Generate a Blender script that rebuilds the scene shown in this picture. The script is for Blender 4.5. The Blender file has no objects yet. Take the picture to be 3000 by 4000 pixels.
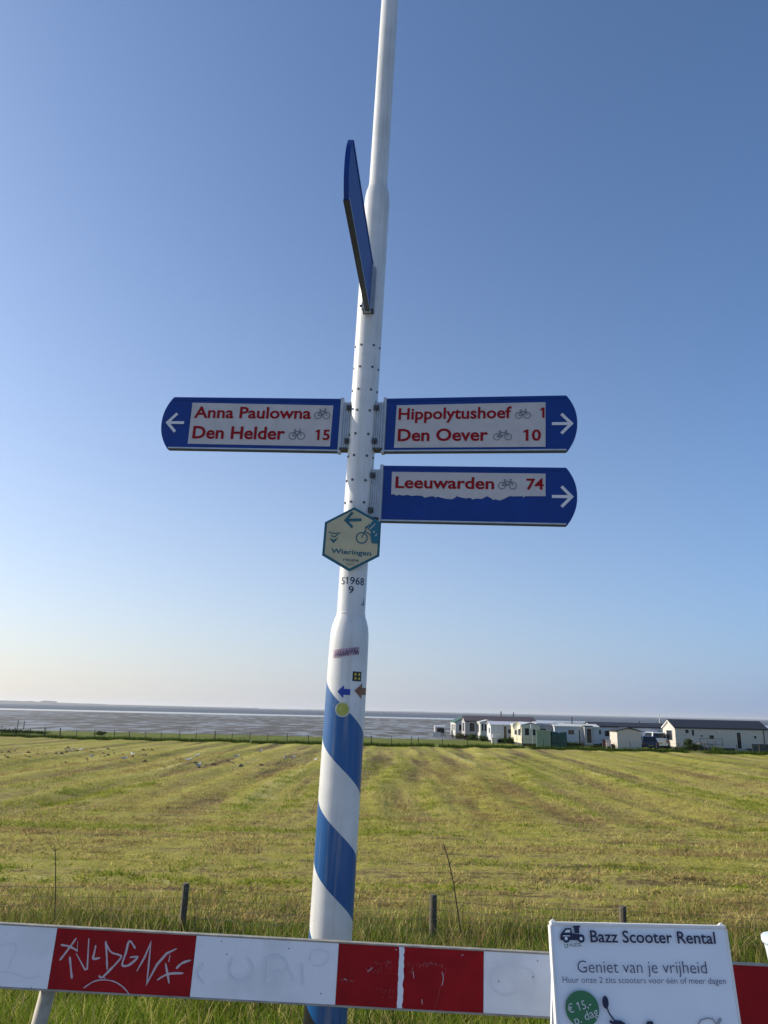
import bpy, bmesh, math, random
import numpy as np
from mathutils import Matrix, Vector
random.seed(7); rng = np.random.default_rng(7)
SC = bpy.context.scene
COL = SC.collection
R = math.radians

# ------------------------------------------------------------------ camera
EYE = 1.65; FPX = 3005.0
cam_d = bpy.data.cameras.new('camera'); cam = bpy.data.objects.new('camera', cam_d); COL.objects.link(cam)
cam_d.sensor_fit = 'VERTICAL'; cam_d.sensor_height = 24; cam_d.lens = 24*FPX/4000
cam_d.clip_start = 0.05; cam_d.clip_end = 60000
CAMROT = (Matrix.Rotation(R(104.5), 3, 'X') @ Matrix.Rotation(R(1.3), 3, 'Z'))
cam.matrix_world = Matrix.Translation((0, 0, EYE)) @ CAMROT.to_4x4()
SC.camera = cam
# ------------------------------------------------------------------ sky, sun, exposure
SUN_EL, SUN_AZ = 26.0, -75.0      # azimuth from +Y towards +X
w = bpy.data.worlds.new('World'); SC.world = w; w.use_nodes = True
nt = w.node_tree; nt.nodes.clear()
sky = nt.nodes.new('ShaderNodeTexSky'); sky.sky_type = 'NISHITA'; sky.sun_disc = False
sky.sun_elevation = R(SUN_EL); sky.sun_rotation = R(SUN_AZ)
sky.air_density = 1.0; sky.dust_density = 1.45; sky.ozone_density = 6.0; sky.altitude = 0
bg = nt.nodes.new('ShaderNodeBackground'); bg.inputs['Strength'].default_value = 0.15
wo = nt.nodes.new('ShaderNodeOutputWorld')
# low, thick summer air: the sky pales towards the horizon, more so on the sun's side
def wm(op, a, c=None, d=None):
    n = nt.nodes.new('ShaderNodeMath'); n.operation = op
    for i, q in enumerate((a, c, d)):
        if q is None: continue
        if isinstance(q, (int, float)): n.inputs[i].default_value = q
        else: nt.links.new(q, n.inputs[i])
    return n.outputs[0]
wtc = nt.nodes.new('ShaderNodeTexCoord'); wsp = nt.nodes.new('ShaderNodeSeparateXYZ'); nt.links.new(wtc.outputs['Generated'], wsp.inputs[0])
wel = wm('ARCSINE', wsp.outputs[2]); wf = wm('MULTIPLY', wm('EXPONENT', wm('MULTIPLY', wm('MAXIMUM', wel, 0.0), -1/.236)), .66)
hl = wm('SQRT', wm('ADD', wm('MULTIPLY', wsp.outputs[0], wsp.outputs[0]), wm('MULTIPLY', wsp.outputs[1], wsp.outputs[1])))
dt = wm('ADD', wm('MULTIPLY', wsp.outputs[0], math.sin(R(SUN_AZ))), wm('MULTIPLY', wsp.outputs[1], math.cos(R(SUN_AZ))))
ch_ = wm('DIVIDE', dt, wm('MAXIMUM', hl, 1e-4))
wu = nt.nodes.new('ShaderNodeMapRange'); wu.inputs[1].default_value = -.3; wu.inputs[2].default_value = 1.0; nt.links.new(ch_, wu.inputs[0])
wc = nt.nodes.new('ShaderNodeMix'); wc.data_type = 'RGBA'; nt.links.new(wu.outputs[0], wc.inputs[0])
wc.inputs[6].default_value = (.232/.16, .40/.16, .775/.16, 1); wc.inputs[7].default_value = (1.167/.16, 1.039/.16, .818/.16, 1)
wx = nt.nodes.new('ShaderNodeMix'); wx.data_type = 'RGBA'; nt.links.new(wf, wx.inputs[0]); nt.links.new(sky.outputs[0], wx.inputs[6]); nt.links.new(wc.outputs[2], wx.inputs[7])
nt.links.new(wx.outputs[2], bg.inputs[0]); nt.links.new(bg.outputs[0], wo.inputs[0])
sl = bpy.data.lights.new('sun', 'SUN'); sl.energy = 5.0; sl.angle = R(0.53); sl.color = (1.0, 0.90, 0.74)
so = bpy.data.objects.new('sun', sl); COL.objects.link(so)
sd = Vector((math.sin(R(SUN_AZ))*math.cos(R(SUN_EL)), math.cos(R(SUN_AZ))*math.cos(R(SUN_EL)), math.sin(R(SUN_EL))))
so.rotation_euler = sd.to_track_quat('Z', 'Y').to_euler(); so.location = (-20, 10, 20)
SC.view_settings.view_transform = 'Standard'; SC.view_settings.look = 'None'
SC.view_settings.exposure = 0.17; SC.view_settings.gamma = 1.0; SC.view_settings.use_curve_mapping = False
HAZE = 0.00010

# ------------------------------------------------------------------ geometry helpers
def ray(px, py): return CAMROT @ Vector(((px-1500)/FPX, -(py-2000)/FPX, -1))
def P(px, py, Y):
    d = ray(px, py); return d*(Y/d.y) + Vector((0, 0, EYE))
def link(o, parent=None):
    COL.objects.link(o)
    if parent is not None: o.parent = parent
    return o
def mesh_obj(name, verts, faces, mats, parent=None, fm=None, smooth=False):
    me = bpy.data.meshes.new(name); me.from_pydata([tuple(v) for v in verts], [], faces)
    for m in (mats if isinstance(mats, (list, tuple)) else [mats]): me.materials.append(m)
    if fm is not None:
        for p, i in zip(me.polygons, fm): p.material_index = i
    if smooth:
        for p in me.polygons: p.use_smooth = True
    me.update()
    return link(bpy.data.objects.new(name, me), parent)
def tag(o, label=None, cat=None, group=None, kind=None):
    if label: o['label'] = label
    if cat: o['category'] = cat
    if group: o['group'] = group
    if kind: o['kind'] = kind
    return o
def empty(name, loc=(0, 0, 0), label=None, cat=None, group=None, mat=None):
    o = bpy.data.objects.new(name, None); o.empty_display_size = .1; COL.objects.link(o)
    if mat is not None: o.matrix_world = mat
    else: o.location = loc
    return tag(o, label, cat, group)
class MB:
    def __init__(s): s.v = []; s.f = []; s.m = []
    def add(s, v, f, mi=0):
        k = len(s.v); s.v += [Vector(a) for a in v]; s.f += [tuple(i+k for i in q) for q in f]; s.m += [mi]*len(f)
    def box(s, x0, x1, y0, y1, z0, z1, mi=0, M=None):
        v = [Vector((x, y, z)) for z in (z0, z1) for y in (y0, y1) for x in (x0, x1)]
        if M is not None: v = [M @ a for a in v]
        s.add(v, [(0, 2, 3, 1), (4, 5, 7, 6), (0, 1, 5, 4), (1, 3, 7, 5), (3, 2, 6, 7), (2, 0, 4, 6)], mi)
    def tube(s, p, q, r0, r1=None, n=10, mi=0, caps=True):
        p = Vector(p); q = Vector(q); r1 = r0 if r1 is None else r1
        d = (q-p).normalized(); a = d.orthogonal().normalized(); b = d.cross(a)
        v = []
        for c, r in ((p, r0), (q, r1)):
            for i in range(n):
                t = 2*math.pi*i/n; v.append(c + a*math.cos(t)*r + b*math.sin(t)*r)
        f = [(i, (i+1) % n, n+(i+1) % n, n+i) for i in range(n)]
        if caps: f += [tuple(range(n))[::-1], tuple(range(n, 2*n))]
        s.add(v, f, mi)
    def lathe(s, prof, n=24, c=(0, 0, 0), mi=0):
        v = []; c = Vector(c)
        for r, z in prof:
            for i in range(n):
                t = 2*math.pi*i/n; v.append(c+Vector((r*math.cos(t), r*math.sin(t), z)))
        f = []
        for j in range(len(prof)-1):
            for i in range(n): f.append((j*n+i, j*n+(i+1) % n, (j+1)*n+(i+1) % n, (j+1)*n+i))
        f += [tuple(range(n))[::-1], tuple(range((len(prof)-1)*n, len(prof)*n))]
        s.add(v, f, mi)
    def prism(s, poly, y0, y1, mi=0):      # poly in x,z counter-clockwise seen from -y
        n = len(poly)
        v = [(x, y0, z) for x, z in poly] + [(x, y1, z) for x, z in poly]
        f = [tuple(range(n)), tuple(range(n, 2*n))[::-1]] + [(i, n+i, n+(i+1) % n, (i+1) % n) for i in range(n)]
        s.add(v, f, mi)
    def flat(s, poly, y, mi=0):
        s.add([(x, y, z) for x, z in poly], [tuple(range(len(poly)))], mi)
    def stroke(s, pts, wd, y, closed=False, mi=0):     # mitred ribbon in the x,z plane
        pts = [Vector(p) for p in pts]; n = len(pts); L = []
        wd = wd if isinstance(wd, (list, tuple)) else [wd]*n
        for i, p in enumerate(pts):
            a = pts[i-1] if (i > 0 or closed) else None; b = pts[(i+1) % n] if (i < n-1 or closed) else None
            d1 = (p-a).normalized() if a is not None else None; d2 = (b-p).normalized() if b is not None else None
            d1 = d1 if d1 is not None else d2; d2 = d2 if d2 is not None else d1
            t = d1+d2
            t = t.normalized() if t.length > 1e-4 else d1
            nrm = Vector((-t.y, t.x)); c = max(.45, abs(nrm.dot(Vector((-d1.y, d1.x)))))
            L += [p+nrm*wd[i]/2/c, p-nrm*wd[i]/2/c]
        f = []
        for i in range(n if closed else n-1):
            j = (i+1) % n; f.append((2*i, 2*i+1, 2*j+1, 2*j))
        s.add([(q.x, y, q.y) for q in L], f, mi)
    def ring(s, cx, cz, r, wd, y, n=20, mi=0):
        s.stroke([(cx+r*math.cos(2*math.pi*i/n), cz+r*math.sin(2*math.pi*i/n)) for i in range(n)], wd, y, True, mi)
    def disc(s, cx, cz, r, y, n=20, rz=None, mi=0):
        rz = rz or r
        s.flat([(cx+r*math.cos(2*math.pi*i/n), cz+rz*math.sin(2*math.pi*i/n)) for i in range(n)], y, mi)
    def build(s, name, mats, parent=None, smooth=False, bevel=0):
        o = mesh_obj(name, s.v, s.f, mats, parent, s.m, smooth)
        if bevel:
            b = bmesh.new(); b.from_mesh(o.data)
            bmesh.ops.bevel(b, geom=[e for e in b.edges if e.calc_face_angle(0) > .5], offset=bevel, segments=2, profile=.5, affect='EDGES')
            b.to_mesh(o.data); b.free()
        return o

# ------------------------------------------------------------------ materials
def mat(name, col, rough=.5, metal=0, var=0, vscale=8, bump=0, bscale=60, spec=None, coord='Object', dirt=None):
    m = bpy.data.materials.new(name); m.use_nodes = True; t = m.node_tree; N = t.nodes; b = N['Principled BSDF']
    b.inputs['Base Color'].default_value = (*col, 1); b.inputs['Roughness'].default_value = rough; b.inputs['Metallic'].default_value = metal
    if spec is not None: b.inputs['Specular IOR Level'].default_value = spec
    if var or bump or dirt:
        tc = N.new('ShaderNodeTexCoord')
        if var or dirt:
            n = N.new('ShaderNodeTexNoise'); n.inputs['Scale'].default_value = vscale; n.inputs['Detail'].default_value = 6
            t.links.new(tc.outputs[coord], n.inputs['Vector'])
            r = N.new('ShaderNodeValToRGB'); r.color_ramp.elements[0].position = .32; r.color_ramp.elements[1].position = .72
            d = dirt or tuple(c*(1-var) for c in col)
            r.color_ramp.elements[0].color = (*d, 1); r.color_ramp.elements[1].color = (*[min(1, c*(1+var*.4)) for c in col], 1)
            if dirt: r.color_ramp.elements[0].position = .2; r.color_ramp.elements[1].position = .5
            t.links.new(n.outputs['Fac'], r.inputs[0]); t.links.new(r.outputs[0], b.inputs['Base Color'])
        if bump:
            n2 = N.new('ShaderNodeTexNoise'); n2.inputs['Scale'].default_value = bscale; n2.inputs['Detail'].default_value = 4
            t.links.new(tc.outputs[coord], n2.inputs['Vector'])
            bp = N.new('ShaderNodeBump'); bp.inputs['Strength'].default_value = bump; bp.inputs['Distance'].default_value = .01
            t.links.new(n2.outputs['Fac'], bp.inputs['Height']); t.links.new(bp.outputs[0], b.inputs['Normal'])
    return m
def blade_mat(name, col, var=.25):
    m = bpy.data.materials.new(name); m.use_nodes = True; t = m.node_tree; N = t.nodes; N.clear()
    out = N.new('ShaderNodeOutputMaterial'); mx = N.new('ShaderNodeMixShader'); d = N.new('ShaderNodeBsdfDiffuse'); tr = N.new('ShaderNodeBsdfTranslucent')
    tc = N.new('ShaderNodeTexCoord'); n = N.new('ShaderNodeTexNoise'); n.inputs['Scale'].default_value = 2.5; n.inputs['Detail'].default_value = 5
    r = N.new('ShaderNodeValToRGB'); r.color_ramp.elements[0].position = .35; r.color_ramp.elements[1].position = .65
    r.color_ramp.elements[0].color = (*[c*(1-var) for c in col], 1); r.color_ramp.elements[1].color = (*[c*(1+var) for c in col], 1)
    L = t.links.new
    L(tc.outputs['Object'], n.inputs['Vector']); L(n.outputs['Fac'], r.inputs[0])
    L(r.outputs[0], d.inputs[0]); L(r.outputs[0], tr.inputs[0]); mx.inputs[0].default_value = .4
    L(d.outputs[0], mx.inputs[1]); L(tr.outputs[0], mx.inputs[2]); L(mx.outputs[0], out.inputs[0])
    return m
WHITE = mat('white_paint', (.64, .64, .62), .38, var=.07, vscale=5)
BLUE = mat('sign_blue', (.003, .036, .215), .45, var=.12, vscale=12, spec=.3)
REFL = mat('reflective_white', (.48, .46, .455), .5, var=.08, vscale=20)
RED = mat('sign_red', (.26, .010, .016), .7, spec=.12)
GREYPRINT = mat('grey_print', (.13, .14, .16), .5)
ALU = mat('aluminium', (.46, .48, .50), .42, .55, var=.15, vscale=30)
DALU = mat('dark_metal', (.07, .075, .08), .5, .4)
LOGOW = mat('arrow_white', (.62, .63, .66), .5)
BLACK = mat('black_print', (.012, .014, .022), .5)
CREAM = mat('cream_panel', (.50, .45, .28), .45, var=.12, vscale=14)
TEAL = mat('teal_print', (.008, .10, .14), .45)
CYAN = mat('teal_light_print', (.01, .12, .18), .45)
PLANKW = mat('barrier_white', (.72, .75, .80), .42, dirt=(.54, .56, .60), vscale=5, bump=.1, bscale=90)
PLANKR = mat('barrier_red', (.30, .006, .010), .55, var=.2, vscale=14, bump=.1, bscale=90, spec=.15)
PLANKE = mat('barrier_wood_edge', (.33, .31, .26), .7, var=.35, vscale=18, bump=.3, bscale=50)
CHALK = mat('pale_paint_marker', (.48, .40, .44), .6)
SMUDGE = mat('grey_smudge', (.655, .69, .745), .6)
SCUFF = mat('scuffed_paint', (.32, .12, .13), .6)
LEGM = mat('leg_tube_paint', (.36, .32, .24), .6, dirt=(.24, .20, .14), vscale=25)
BOARD = mat('poster_white', (.76, .80, .86), .4, var=.05, vscale=4, bump=.15, bscale=3)
BOARDE = mat('board_edge_white', (.75, .74, .70), .5, var=.1, vscale=9)
NAVY = mat('navy_print', (.008, .012, .05), .5)
NAVY2 = mat('slate_blue_print', (.03, .045, .11), .5)
BADGE = mat('green_badge', (.03, .16, .06), .5)
WOOD = mat('weathered_wood', (.13, .11, .08), .85, var=.45, vscale=22, bump=.6, bscale=70)
WIRE = mat('fence_wire', (.16, .15, .13), .6, .5)
DSTALK = mat('dry_stalk', (.12, .08, .045), .8, var=.3, vscale=30)

# pole: white with blue spiral and a black foot
PITCHZ = .452; ZL0 = 1.775
def pole_material():
    m = bpy.data.materials.new('striped_pole_paint'); m.use_nodes = True; t = m.node_tree; N = t.nodes; b = N['Principled BSDF']
    def M(op, a, c=None):
        n = N.new('ShaderNodeMath'); n.operation = op
        for i, q in enumerate((a, c)):
            if q is None: continue
            if isinstance(q, (int, float)): n.inputs[i].default_value = q
            else: t.links.new(q, n.inputs[i])
        return n.outputs[0]
    tc = N.new('ShaderNodeTexCoord'); sp = N.new('ShaderNodeSeparateXYZ'); t.links.new(tc.outputs['Object'], sp.inputs[0])
    th = M('ARCTAN2', M('MULTIPLY', sp.outputs[0], -1.0), sp.outputs[1])
    th = M('MODULO', M('ADD', th, 2*math.pi), 2*math.pi)
    tt = M('SUBTRACT', M('DIVIDE', M('SUBTRACT', ZL0, sp.outputs[2]), PITCHZ), M('DIVIDE', M('SUBTRACT', th, math.pi/2), 2*math.pi))
    blue = M('MULTIPLY', M('GREATER_THAN', tt, 0.0), M('LESS_THAN', M('FRACT', tt), .5))
    black = M('GREATER_THAN', tt, 2.5)
    n = N.new('ShaderNodeTexNoise'); n.inputs['Scale'].default_value = 7; n.inputs['Detail'].default_value = 7; t.links.new(tc.outputs['Object'], n.inputs['Vector'])
    r = N.new('ShaderNodeValToRGB'); r.color_ramp.elements[0].position = .3; r.color_ramp.elements[1].position = .6
    r.color_ramp.elements[0].color = (.55, .56, .55, 1); r.color_ramp.elements[1].color = (.66, .66, .65, 1); t.links.new(n.outputs['Fac'], r.inputs[0])
    vo = N.new('ShaderNodeTexVoronoi'); vo.inputs['Scale'].default_value = 26; t.links.new(tc.outputs['Object'], vo.inputs['Vector'])
    spk = M('MULTIPLY', M('LESS_THAN', vo.outputs['Distance'], .06), M('GREATER_THAN', n.outputs['Fac'], .5))
    mpz = N.new('ShaderNodeMapping'); mpz.inputs['Scale'].default_value = (38, 38, 1.6); t.links.new(tc.outputs['Object'], mpz.inputs[0])
    ns = N.new('ShaderNodeTexNoise'); ns.inputs['Scale'].default_value = 1; ns.inputs['Detail'].default_value = 5; t.links.new(mpz.outputs[0], ns.inputs['Vector'])
    gr = N.new('ShaderNodeMapRange'); gr.inputs[1].default_value = .52; gr.inputs[2].default_value = .72; gr.inputs[4].default_value = .42; t.links.new(ns.outputs['Fac'], gr.inputs[0])
    def mix(f, a, c):
        x = N.new('ShaderNodeMix'); x.data_type = 'RGBA'; t.links.new(f, x.inputs[0])
        for i, q in ((6, a), (7, c)):
            if isinstance(q, tuple): x.inputs[i].default_value = (*q, 1)
            else: t.links.new(q, x.inputs[i])
        return x.outputs[2]
    c = mix(blue, r.outputs[0], (.007, .085, .255)); c = mix(gr.outputs[0], c, (.36, .35, .31)); c = mix(spk, c, (.25, .24, .22)); c = mix(black, c, (.012, .012, .014))
    t.links.new(c, b.inputs['Base Color']); b.inputs['Roughness'].default_value = .33
    n3 = N.new('ShaderNodeTexNoise'); n3.inputs['Scale'].default_value = 30; t.links.new(tc.outputs['Object'], n3.inputs['Vector'])
    bp = N.new('ShaderNodeBump'); bp.inputs['Strength'].default_value = .12; bp.inputs['Distance'].default_value = .004
    t.links.new(n3.outputs['Fac'], bp.inputs['Height']); t.links.new(bp.outputs[0], b.inputs['Normal'])
    return m

# ground materials
def field_material():
    m = bpy.data.materials.new('mown_field'); m.use_nodes = True; t = m.node_tree; N = t.nodes; b = N['Principled BSDF']; L = t.links.new
    tc = N.new('ShaderNodeTexCoord'); sp = N.new('ShaderNodeSeparateXYZ'); L(tc.outputs['Object'], sp.inputs[0])
    def noise(sx, sy, sc, det=5, rough=.55):
        mp = N.new('ShaderNodeMapping'); mp.inputs['Scale'].default_value = (sx, sy, 1); L(tc.outputs['Object'], mp.inputs[0])
        n = N.new('ShaderNodeTexNoise'); n.inputs['Scale'].default_value = sc; n.inputs['Detail'].default_value = det; n.inputs['Roughness'].default_value = rough
        L(mp.outputs[0], n.inputs['Vector']); return n.outputs['Fac']
    def mixf(f, a, c):
        x = N.new('ShaderNodeMix'); L(f, x.inputs[0]) if not isinstance(f, float) else setattr(x.inputs[0], 'default_value', f)
        L(a, x.inputs[2]); L(c, x.inputs[3]); return x.outputs[0]
    def ramp(f, stops):
        r = N.new('ShaderNodeValToRGB'); e = r.color_ramp.elements
        while len(e) < len(stops): e.new(.5)
        for q, (p_, c) in zip(e, stops): q.position = p_; q.color = (*c, 1)
        L(f, r.inputs[0]); return r.outputs[0]
    def mapr(f, a, c, lo=0., hi=1.):
        r = N.new('ShaderNodeMapRange'); r.inputs[1].default_value = a; r.inputs[2].default_value = c; r.inputs[3].default_value = lo; r.inputs[4].default_value = hi; L(f, r.inputs[0]); return r.outputs[0]
    def mixc(f, a, c):
        x = N.new('ShaderNodeMix'); x.data_type = 'RGBA'; L(f, x.inputs[0]); L(a, x.inputs[6]); L(c, x.inputs[7]); return x.outputs[2]
    def mth(op, *a):
        n = N.new('ShaderNodeMath'); n.operation = op
        for i, q in enumerate(a):
            if isinstance(q, (int, float)): n.inputs[i].default_value = q
            else: L(q, n.inputs[i])
        return n.outputs[0]
    along0 = noise(1.0, .05, .55, 6, .6)
    pp = mth('ADD', sp.outputs[0], mth('ADD', mth('MULTIPLY', mth('SINE', mth('MULTIPLY_ADD', sp.outputs[1], .055, .7)), .9), mth('MULTIPLY', mth('SINE', mth('MULTIPLY', sp.outputs[1], .21)), .35)))
    sw = mth('ADD', mth('SINE', mth('MULTIPLY', pp, 2*math.pi/2.5)), mth('MULTIPLY', mth('SINE', mth('MULTIPLY_ADD', pp, 2*math.pi/4.3, 1.3)), .6))
    along = mth('MULTIPLY_ADD', sw, .065, along0)          # rows running away from the viewer
    across = noise(.07, 1.3, 1.0, 6, .6)         # headland rows running across
    w1 = noise(1, 1, .12, 3)
    mm = N.new('ShaderNodeMath'); mm.operation = 'MULTIPLY_ADD'; L(w1, mm.inputs[0]); mm.inputs[1].default_value = 14; L(sp.outputs[1], mm.inputs[2])
    head = mapr(mm.outputs[0], 27, 34)
    rows = mixf(head, across, along)
    fine = noise(1, 1, 9, 8, .7); med = noise(1, 1, 1.1, 6, .65)
    lump = noise(.8, 1.5, 2.6, 7, .75)
    a1 = mixf(mapr(head, 0, 1, .3, .12), rows, med); a2 = mixf(.26, a1, fine); a2 = mixf(mapr(head, 0, 1, .36, .26), a2, lump)
    c = ramp(a2, [(.405, (.11, .080, .036)), (.45, (.23, .175, .070)), (.49, (.38, .325, .098)), (.525, (.31, .285, .052)), (.56, (.40, .35, .088)), (.60, (.47, .41, .16))])
    green = ramp(mixf(.55, med, lump), [(.40, (.12, .13, .020)), (.5, (.29, .285, .038)), (.60, (.44, .38, .09))])
    bigg = mapr(noise(1, .28, .3, 5, .6), .46, .62, 0, .8)
    c = mixc(bigg, c, green)
    # pressed tyre tracks running away from the viewer
    wob = noise(.2, .05, 1.0, 3); trk = None
    for xi, wd_ in ((-15.2, .5), (-11.6, .28), (-9.9, .24), (-6.4, .30), (-1.2, .35), (.9, .3), (3.4, .25), (6.7, .4), (10.6, .3), (14.0, .35)):
        m1 = N.new('ShaderNodeMath'); m1.operation = 'MULTIPLY_ADD'; L(wob, m1.inputs[0]); m1.inputs[1].default_value = 3.0; m1.inputs[2].default_value = -1.5-xi
        m2 = N.new('ShaderNodeMath'); m2.operation = 'ADD'; L(m1.outputs[0], m2.inputs[0]); L(sp.outputs[0], m2.inputs[1])
        m3 = N.new('ShaderNodeMath'); m3.operation = 'ABSOLUTE'; L(m2.outputs[0], m3.inputs[0])
        q = mapr(m3.outputs[0], wd_*.4, wd_*1.6, .75, 0)
        if trk is None: trk = q
        else:
            m4 = N.new('ShaderNodeMath'); m4.operation = 'MAXIMUM'; L(trk, m4.inputs[0]); L(q, m4.inputs[1]); trk = m4.outputs[0]
    tn = mapr(noise(.6, .12, .9, 4), .42, .58); m5 = N.new('ShaderNodeMath'); m5.operation = 'MULTIPLY'; L(trk, m5.inputs[0]); L(tn, m5.inputs[1])
    m6 = N.new('ShaderNodeMath'); m6.operation = 'MULTIPLY'; L(m5.outputs[0], m6.inputs[0]); L(head, m6.inputs[1])
    c = mixc(m6.outputs[0], c, ramp(lump, [(.42, (.06, .045, .024)), (.58, (.17, .13, .06))]))
    # salt meadow beyond the far fence and the bank by the road are greener
    far = mapr(sp.outputs[1], 80.2, 81.2)
    meadow = ramp(mixf(.5, noise(.35, 1, .5, 5), fine), [(.38, (.08, .10, .018)), (.52, (.15, .18, .03)), (.64, (.22, .21, .06))])
    c = mixc(far, c, meadow)
    near = mapr(sp.outputs[1], 10.5, 12.5, 1, 0)
    soil = ramp(fine, [(.35, (.05, .06, .015)), (.6, (.13, .14, .035))])
    c = mixc(near, c, soil)
    L(c, b.inputs['Base Color']); b.inputs['Roughness'].default_value = .95; b.inputs['Specular IOR Level'].default_value = .1
    bp = N.new('ShaderNodeBump'); bp.inputs['Strength'].default_value = 1.0; bp.inputs['Distance'].default_value = .14
    L(mixf(.45, lump, fine), bp.inputs['Height'])
    bp2 = N.new('ShaderNodeBump'); bp2.inputs['Strength'].default_value = .7; bp2.inputs['Distance'].default_value = .22
    L(rows, bp2.inputs['Height']); L(bp.outputs[0], bp2.inputs['Normal']); L(bp2.outputs[0], b.inputs['Normal'])
    return m
def mud_material():
    m = bpy.data.materials.new('wet_mudflat'); m.use_nodes = True; t = m.node_tree; N = t.nodes; b = N['Principled BSDF']; L = t.links.new
    tc = N.new('ShaderNodeTexCoord')
    def noise(sx, sy, sc, det):
        mp = N.new('ShaderNodeMapping'); mp.inputs['Scale'].default_value = (sx, sy, 1); L(tc.outputs['Object'], mp.inputs[0])
        n = N.new('ShaderNodeTexNoise'); n.inputs['Scale'].default_value = sc; n.inputs['Detail'].default_value = det; n.inputs['Roughness'].default_value = .65
        L(mp.outputs[0], n.inputs['Vector']); return n.outputs['Fac']
    a = noise(1, .30, .22, 10); bgn = noise(1, .4, .012, 4)
    x = N.new('ShaderNodeMix'); x.inputs[0].default_value = .34; L(a, x.inputs[2]); L(bgn, x.inputs[3])
    r = N.new('ShaderNodeValToRGB'); e = r.color_ramp.elements; e[0].position = .46; e[0].color = (.060, .058, .050, 1); e[1].position = .56; e[1].color = (.21, .205, .19, 1); L(x.outputs[0], r.inputs[0])
    L(r.outputs[0], b.inputs['Base Color'])
    r2 = N.new('ShaderNodeMapRange'); r2.inputs[1].default_value = .47; r2.inputs[2].default_value = .55; r2.inputs[3].default_value = .95; r2.inputs[4].default_value = .40; L(x.outputs[0], r2.inputs[0]); L(r2.outputs[0], b.inputs['Roughness'])
    bp = N.new('ShaderNodeBump'); bp.inputs['Strength'].default_value = .6; bp.inputs['Distance'].default_value = .3; L(a, bp.inputs['Height']); L(bp.outputs[0], b.inputs['Normal'])
    return m
def water_material(name, col, rough, bs, sc, dist):
    m = bpy.data.materials.new(name); m.use_nodes = True; t = m.node_tree; N = t.nodes; b = N['Principled BSDF']; L = t.links.new
    b.inputs['Base Color'].default_value = (*col, 1); b.inputs['Roughness'].default_value = rough; b.inputs['IOR'].default_value = 1.33
    tc = N.new('ShaderNodeTexCoord'); n = N.new('ShaderNodeTexNoise'); n.inputs['Scale'].default_value = sc; n.inputs['Detail'].default_value = 5; L(tc.outputs['Object'], n.inputs['Vector'])
    bp = N.new('ShaderNodeBump'); bp.inputs['Strength'].default_value = bs; bp.inputs['Distance'].default_value = dist
    L(n.outputs['Fac'], bp.inputs['Height']); L(bp.outputs[0], b.inputs['Normal'])
    return m

# ------------------------------------------------------------------ terrain
def vnoise(x, y, seed=0):
    x = np.asarray(x, float); y = np.asarray(y, float)
    xi = np.floor(x).astype(np.int64); yi = np.floor(y).astype(np.int64); fx = x-xi; fy = y-yi
    fx = fx*fx*(3-2*fx); fy = fy*fy*(3-2*fy)
    def h(a, b):
        k = (a*374761393 + b*668265263 + seed*1274126177) & 0xffffffff
        k = ((k ^ (k >> 13))*1274126177) & 0xffffffff
        return ((k ^ (k >> 16)) & 0xffff)/65535.0
    return (h(xi, yi)*(1-fx)+h(xi+1, yi)*fx)*(1-fy)+(h(xi, yi+1)*(1-fx)+h(xi+1, yi+1)*fx)*fy
def fbm(x, y, seed=0, o=4):
    s = 0; a = .5
    for i in range(o): s = s+a*vnoise(x*2**i, y*2**i, seed+i); a *= .5
    return s
FZ = -1.75; MUDZ = -3.35
def swath(X, Y):      # long swaths left by the mower, running away from the viewer
    p_ = X+.9*np.sin(Y*.055+.7)+.35*np.sin(Y*.21)
    return (np.sin(2*np.pi*p_/2.5)+.6*np.sin(2*np.pi*p_/4.3+1.3))/1.6
def gz(X, Y):
    X = np.asarray(X, float); Y = np.asarray(Y, float)
    base = np.interp(Y, [-100, 3.9, 6, 9, 10.5, 13, 24, 34, 300], [0, 0, -.33, -.84, -.96, -1.1, -1.62, FZ, FZ])
    A = np.clip((Y-11)/2, 0, 1)*np.clip((82-Y)/3, 0, 1)
    hd = np.clip((Y+14*fbm(X*.12, Y*.12, 5, 3)-28)/8, 0, 1)
    r = hd*((fbm(X*.6, Y*.04, 11)-.47)*.40+.055*swath(X, Y)) + (1-hd)*(fbm(X*.07, Y*1.1, 12)-.47)*.22
    base = base + A*(r + (fbm(X*2.5, Y*2.5, 13, 3)-.45)*.09*np.clip(25/np.maximum(Y, 1), .3, 1))
    base = base + (1-A)*(fbm(X*1.1, Y*1.1, 14, 3)-.45)*.06*(Y > 3.9)
    # rough tussocky line under the far fence
    base = base + .16*fbm(X*.8, Y*1.2, 15, 3)*np.exp(-((Y-80.6)/.7)**2)
    shore = 152+.35*X + 10*(fbm(X*.05, X*0+3, 21, 3)-.5)
    shore = np.clip(shore, 118, 185)
    f = np.clip((Y-shore+6)/10, 0, 1)
    return base*(1-f) + (-3.9)*f
ys = np.concatenate([[-60, -30, -12, -5, 0, 2], 3+np.cumsum(np.geomspace(.05, .9, 330))])
ys = ys[ys < 215]; ys = np.append(ys, [ys[-1]+3])
s = np.linspace(-1, 1, 380)
rows = []
for Y in ys:
    W = 60+1.3*max(Y, 0); xx = W*s*(.25+.75*s*s)
    rows.append(np.concatenate([[-2500, -600], xx, [600, 2500]]))
XX = np.array(rows); YY = np.repeat(ys[:, None], XX.shape[1], 1); ZZ = gz(XX, YY)
nr, nc = XX.shape
idx = np.arange(nr*nc).reshape(nr, nc)
F4 = np.stack([idx[:-1, :-1], idx[:-1, 1:], idx[1:, 1:], idx[1:, :-1]], -1).reshape(-1, 4)
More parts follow.
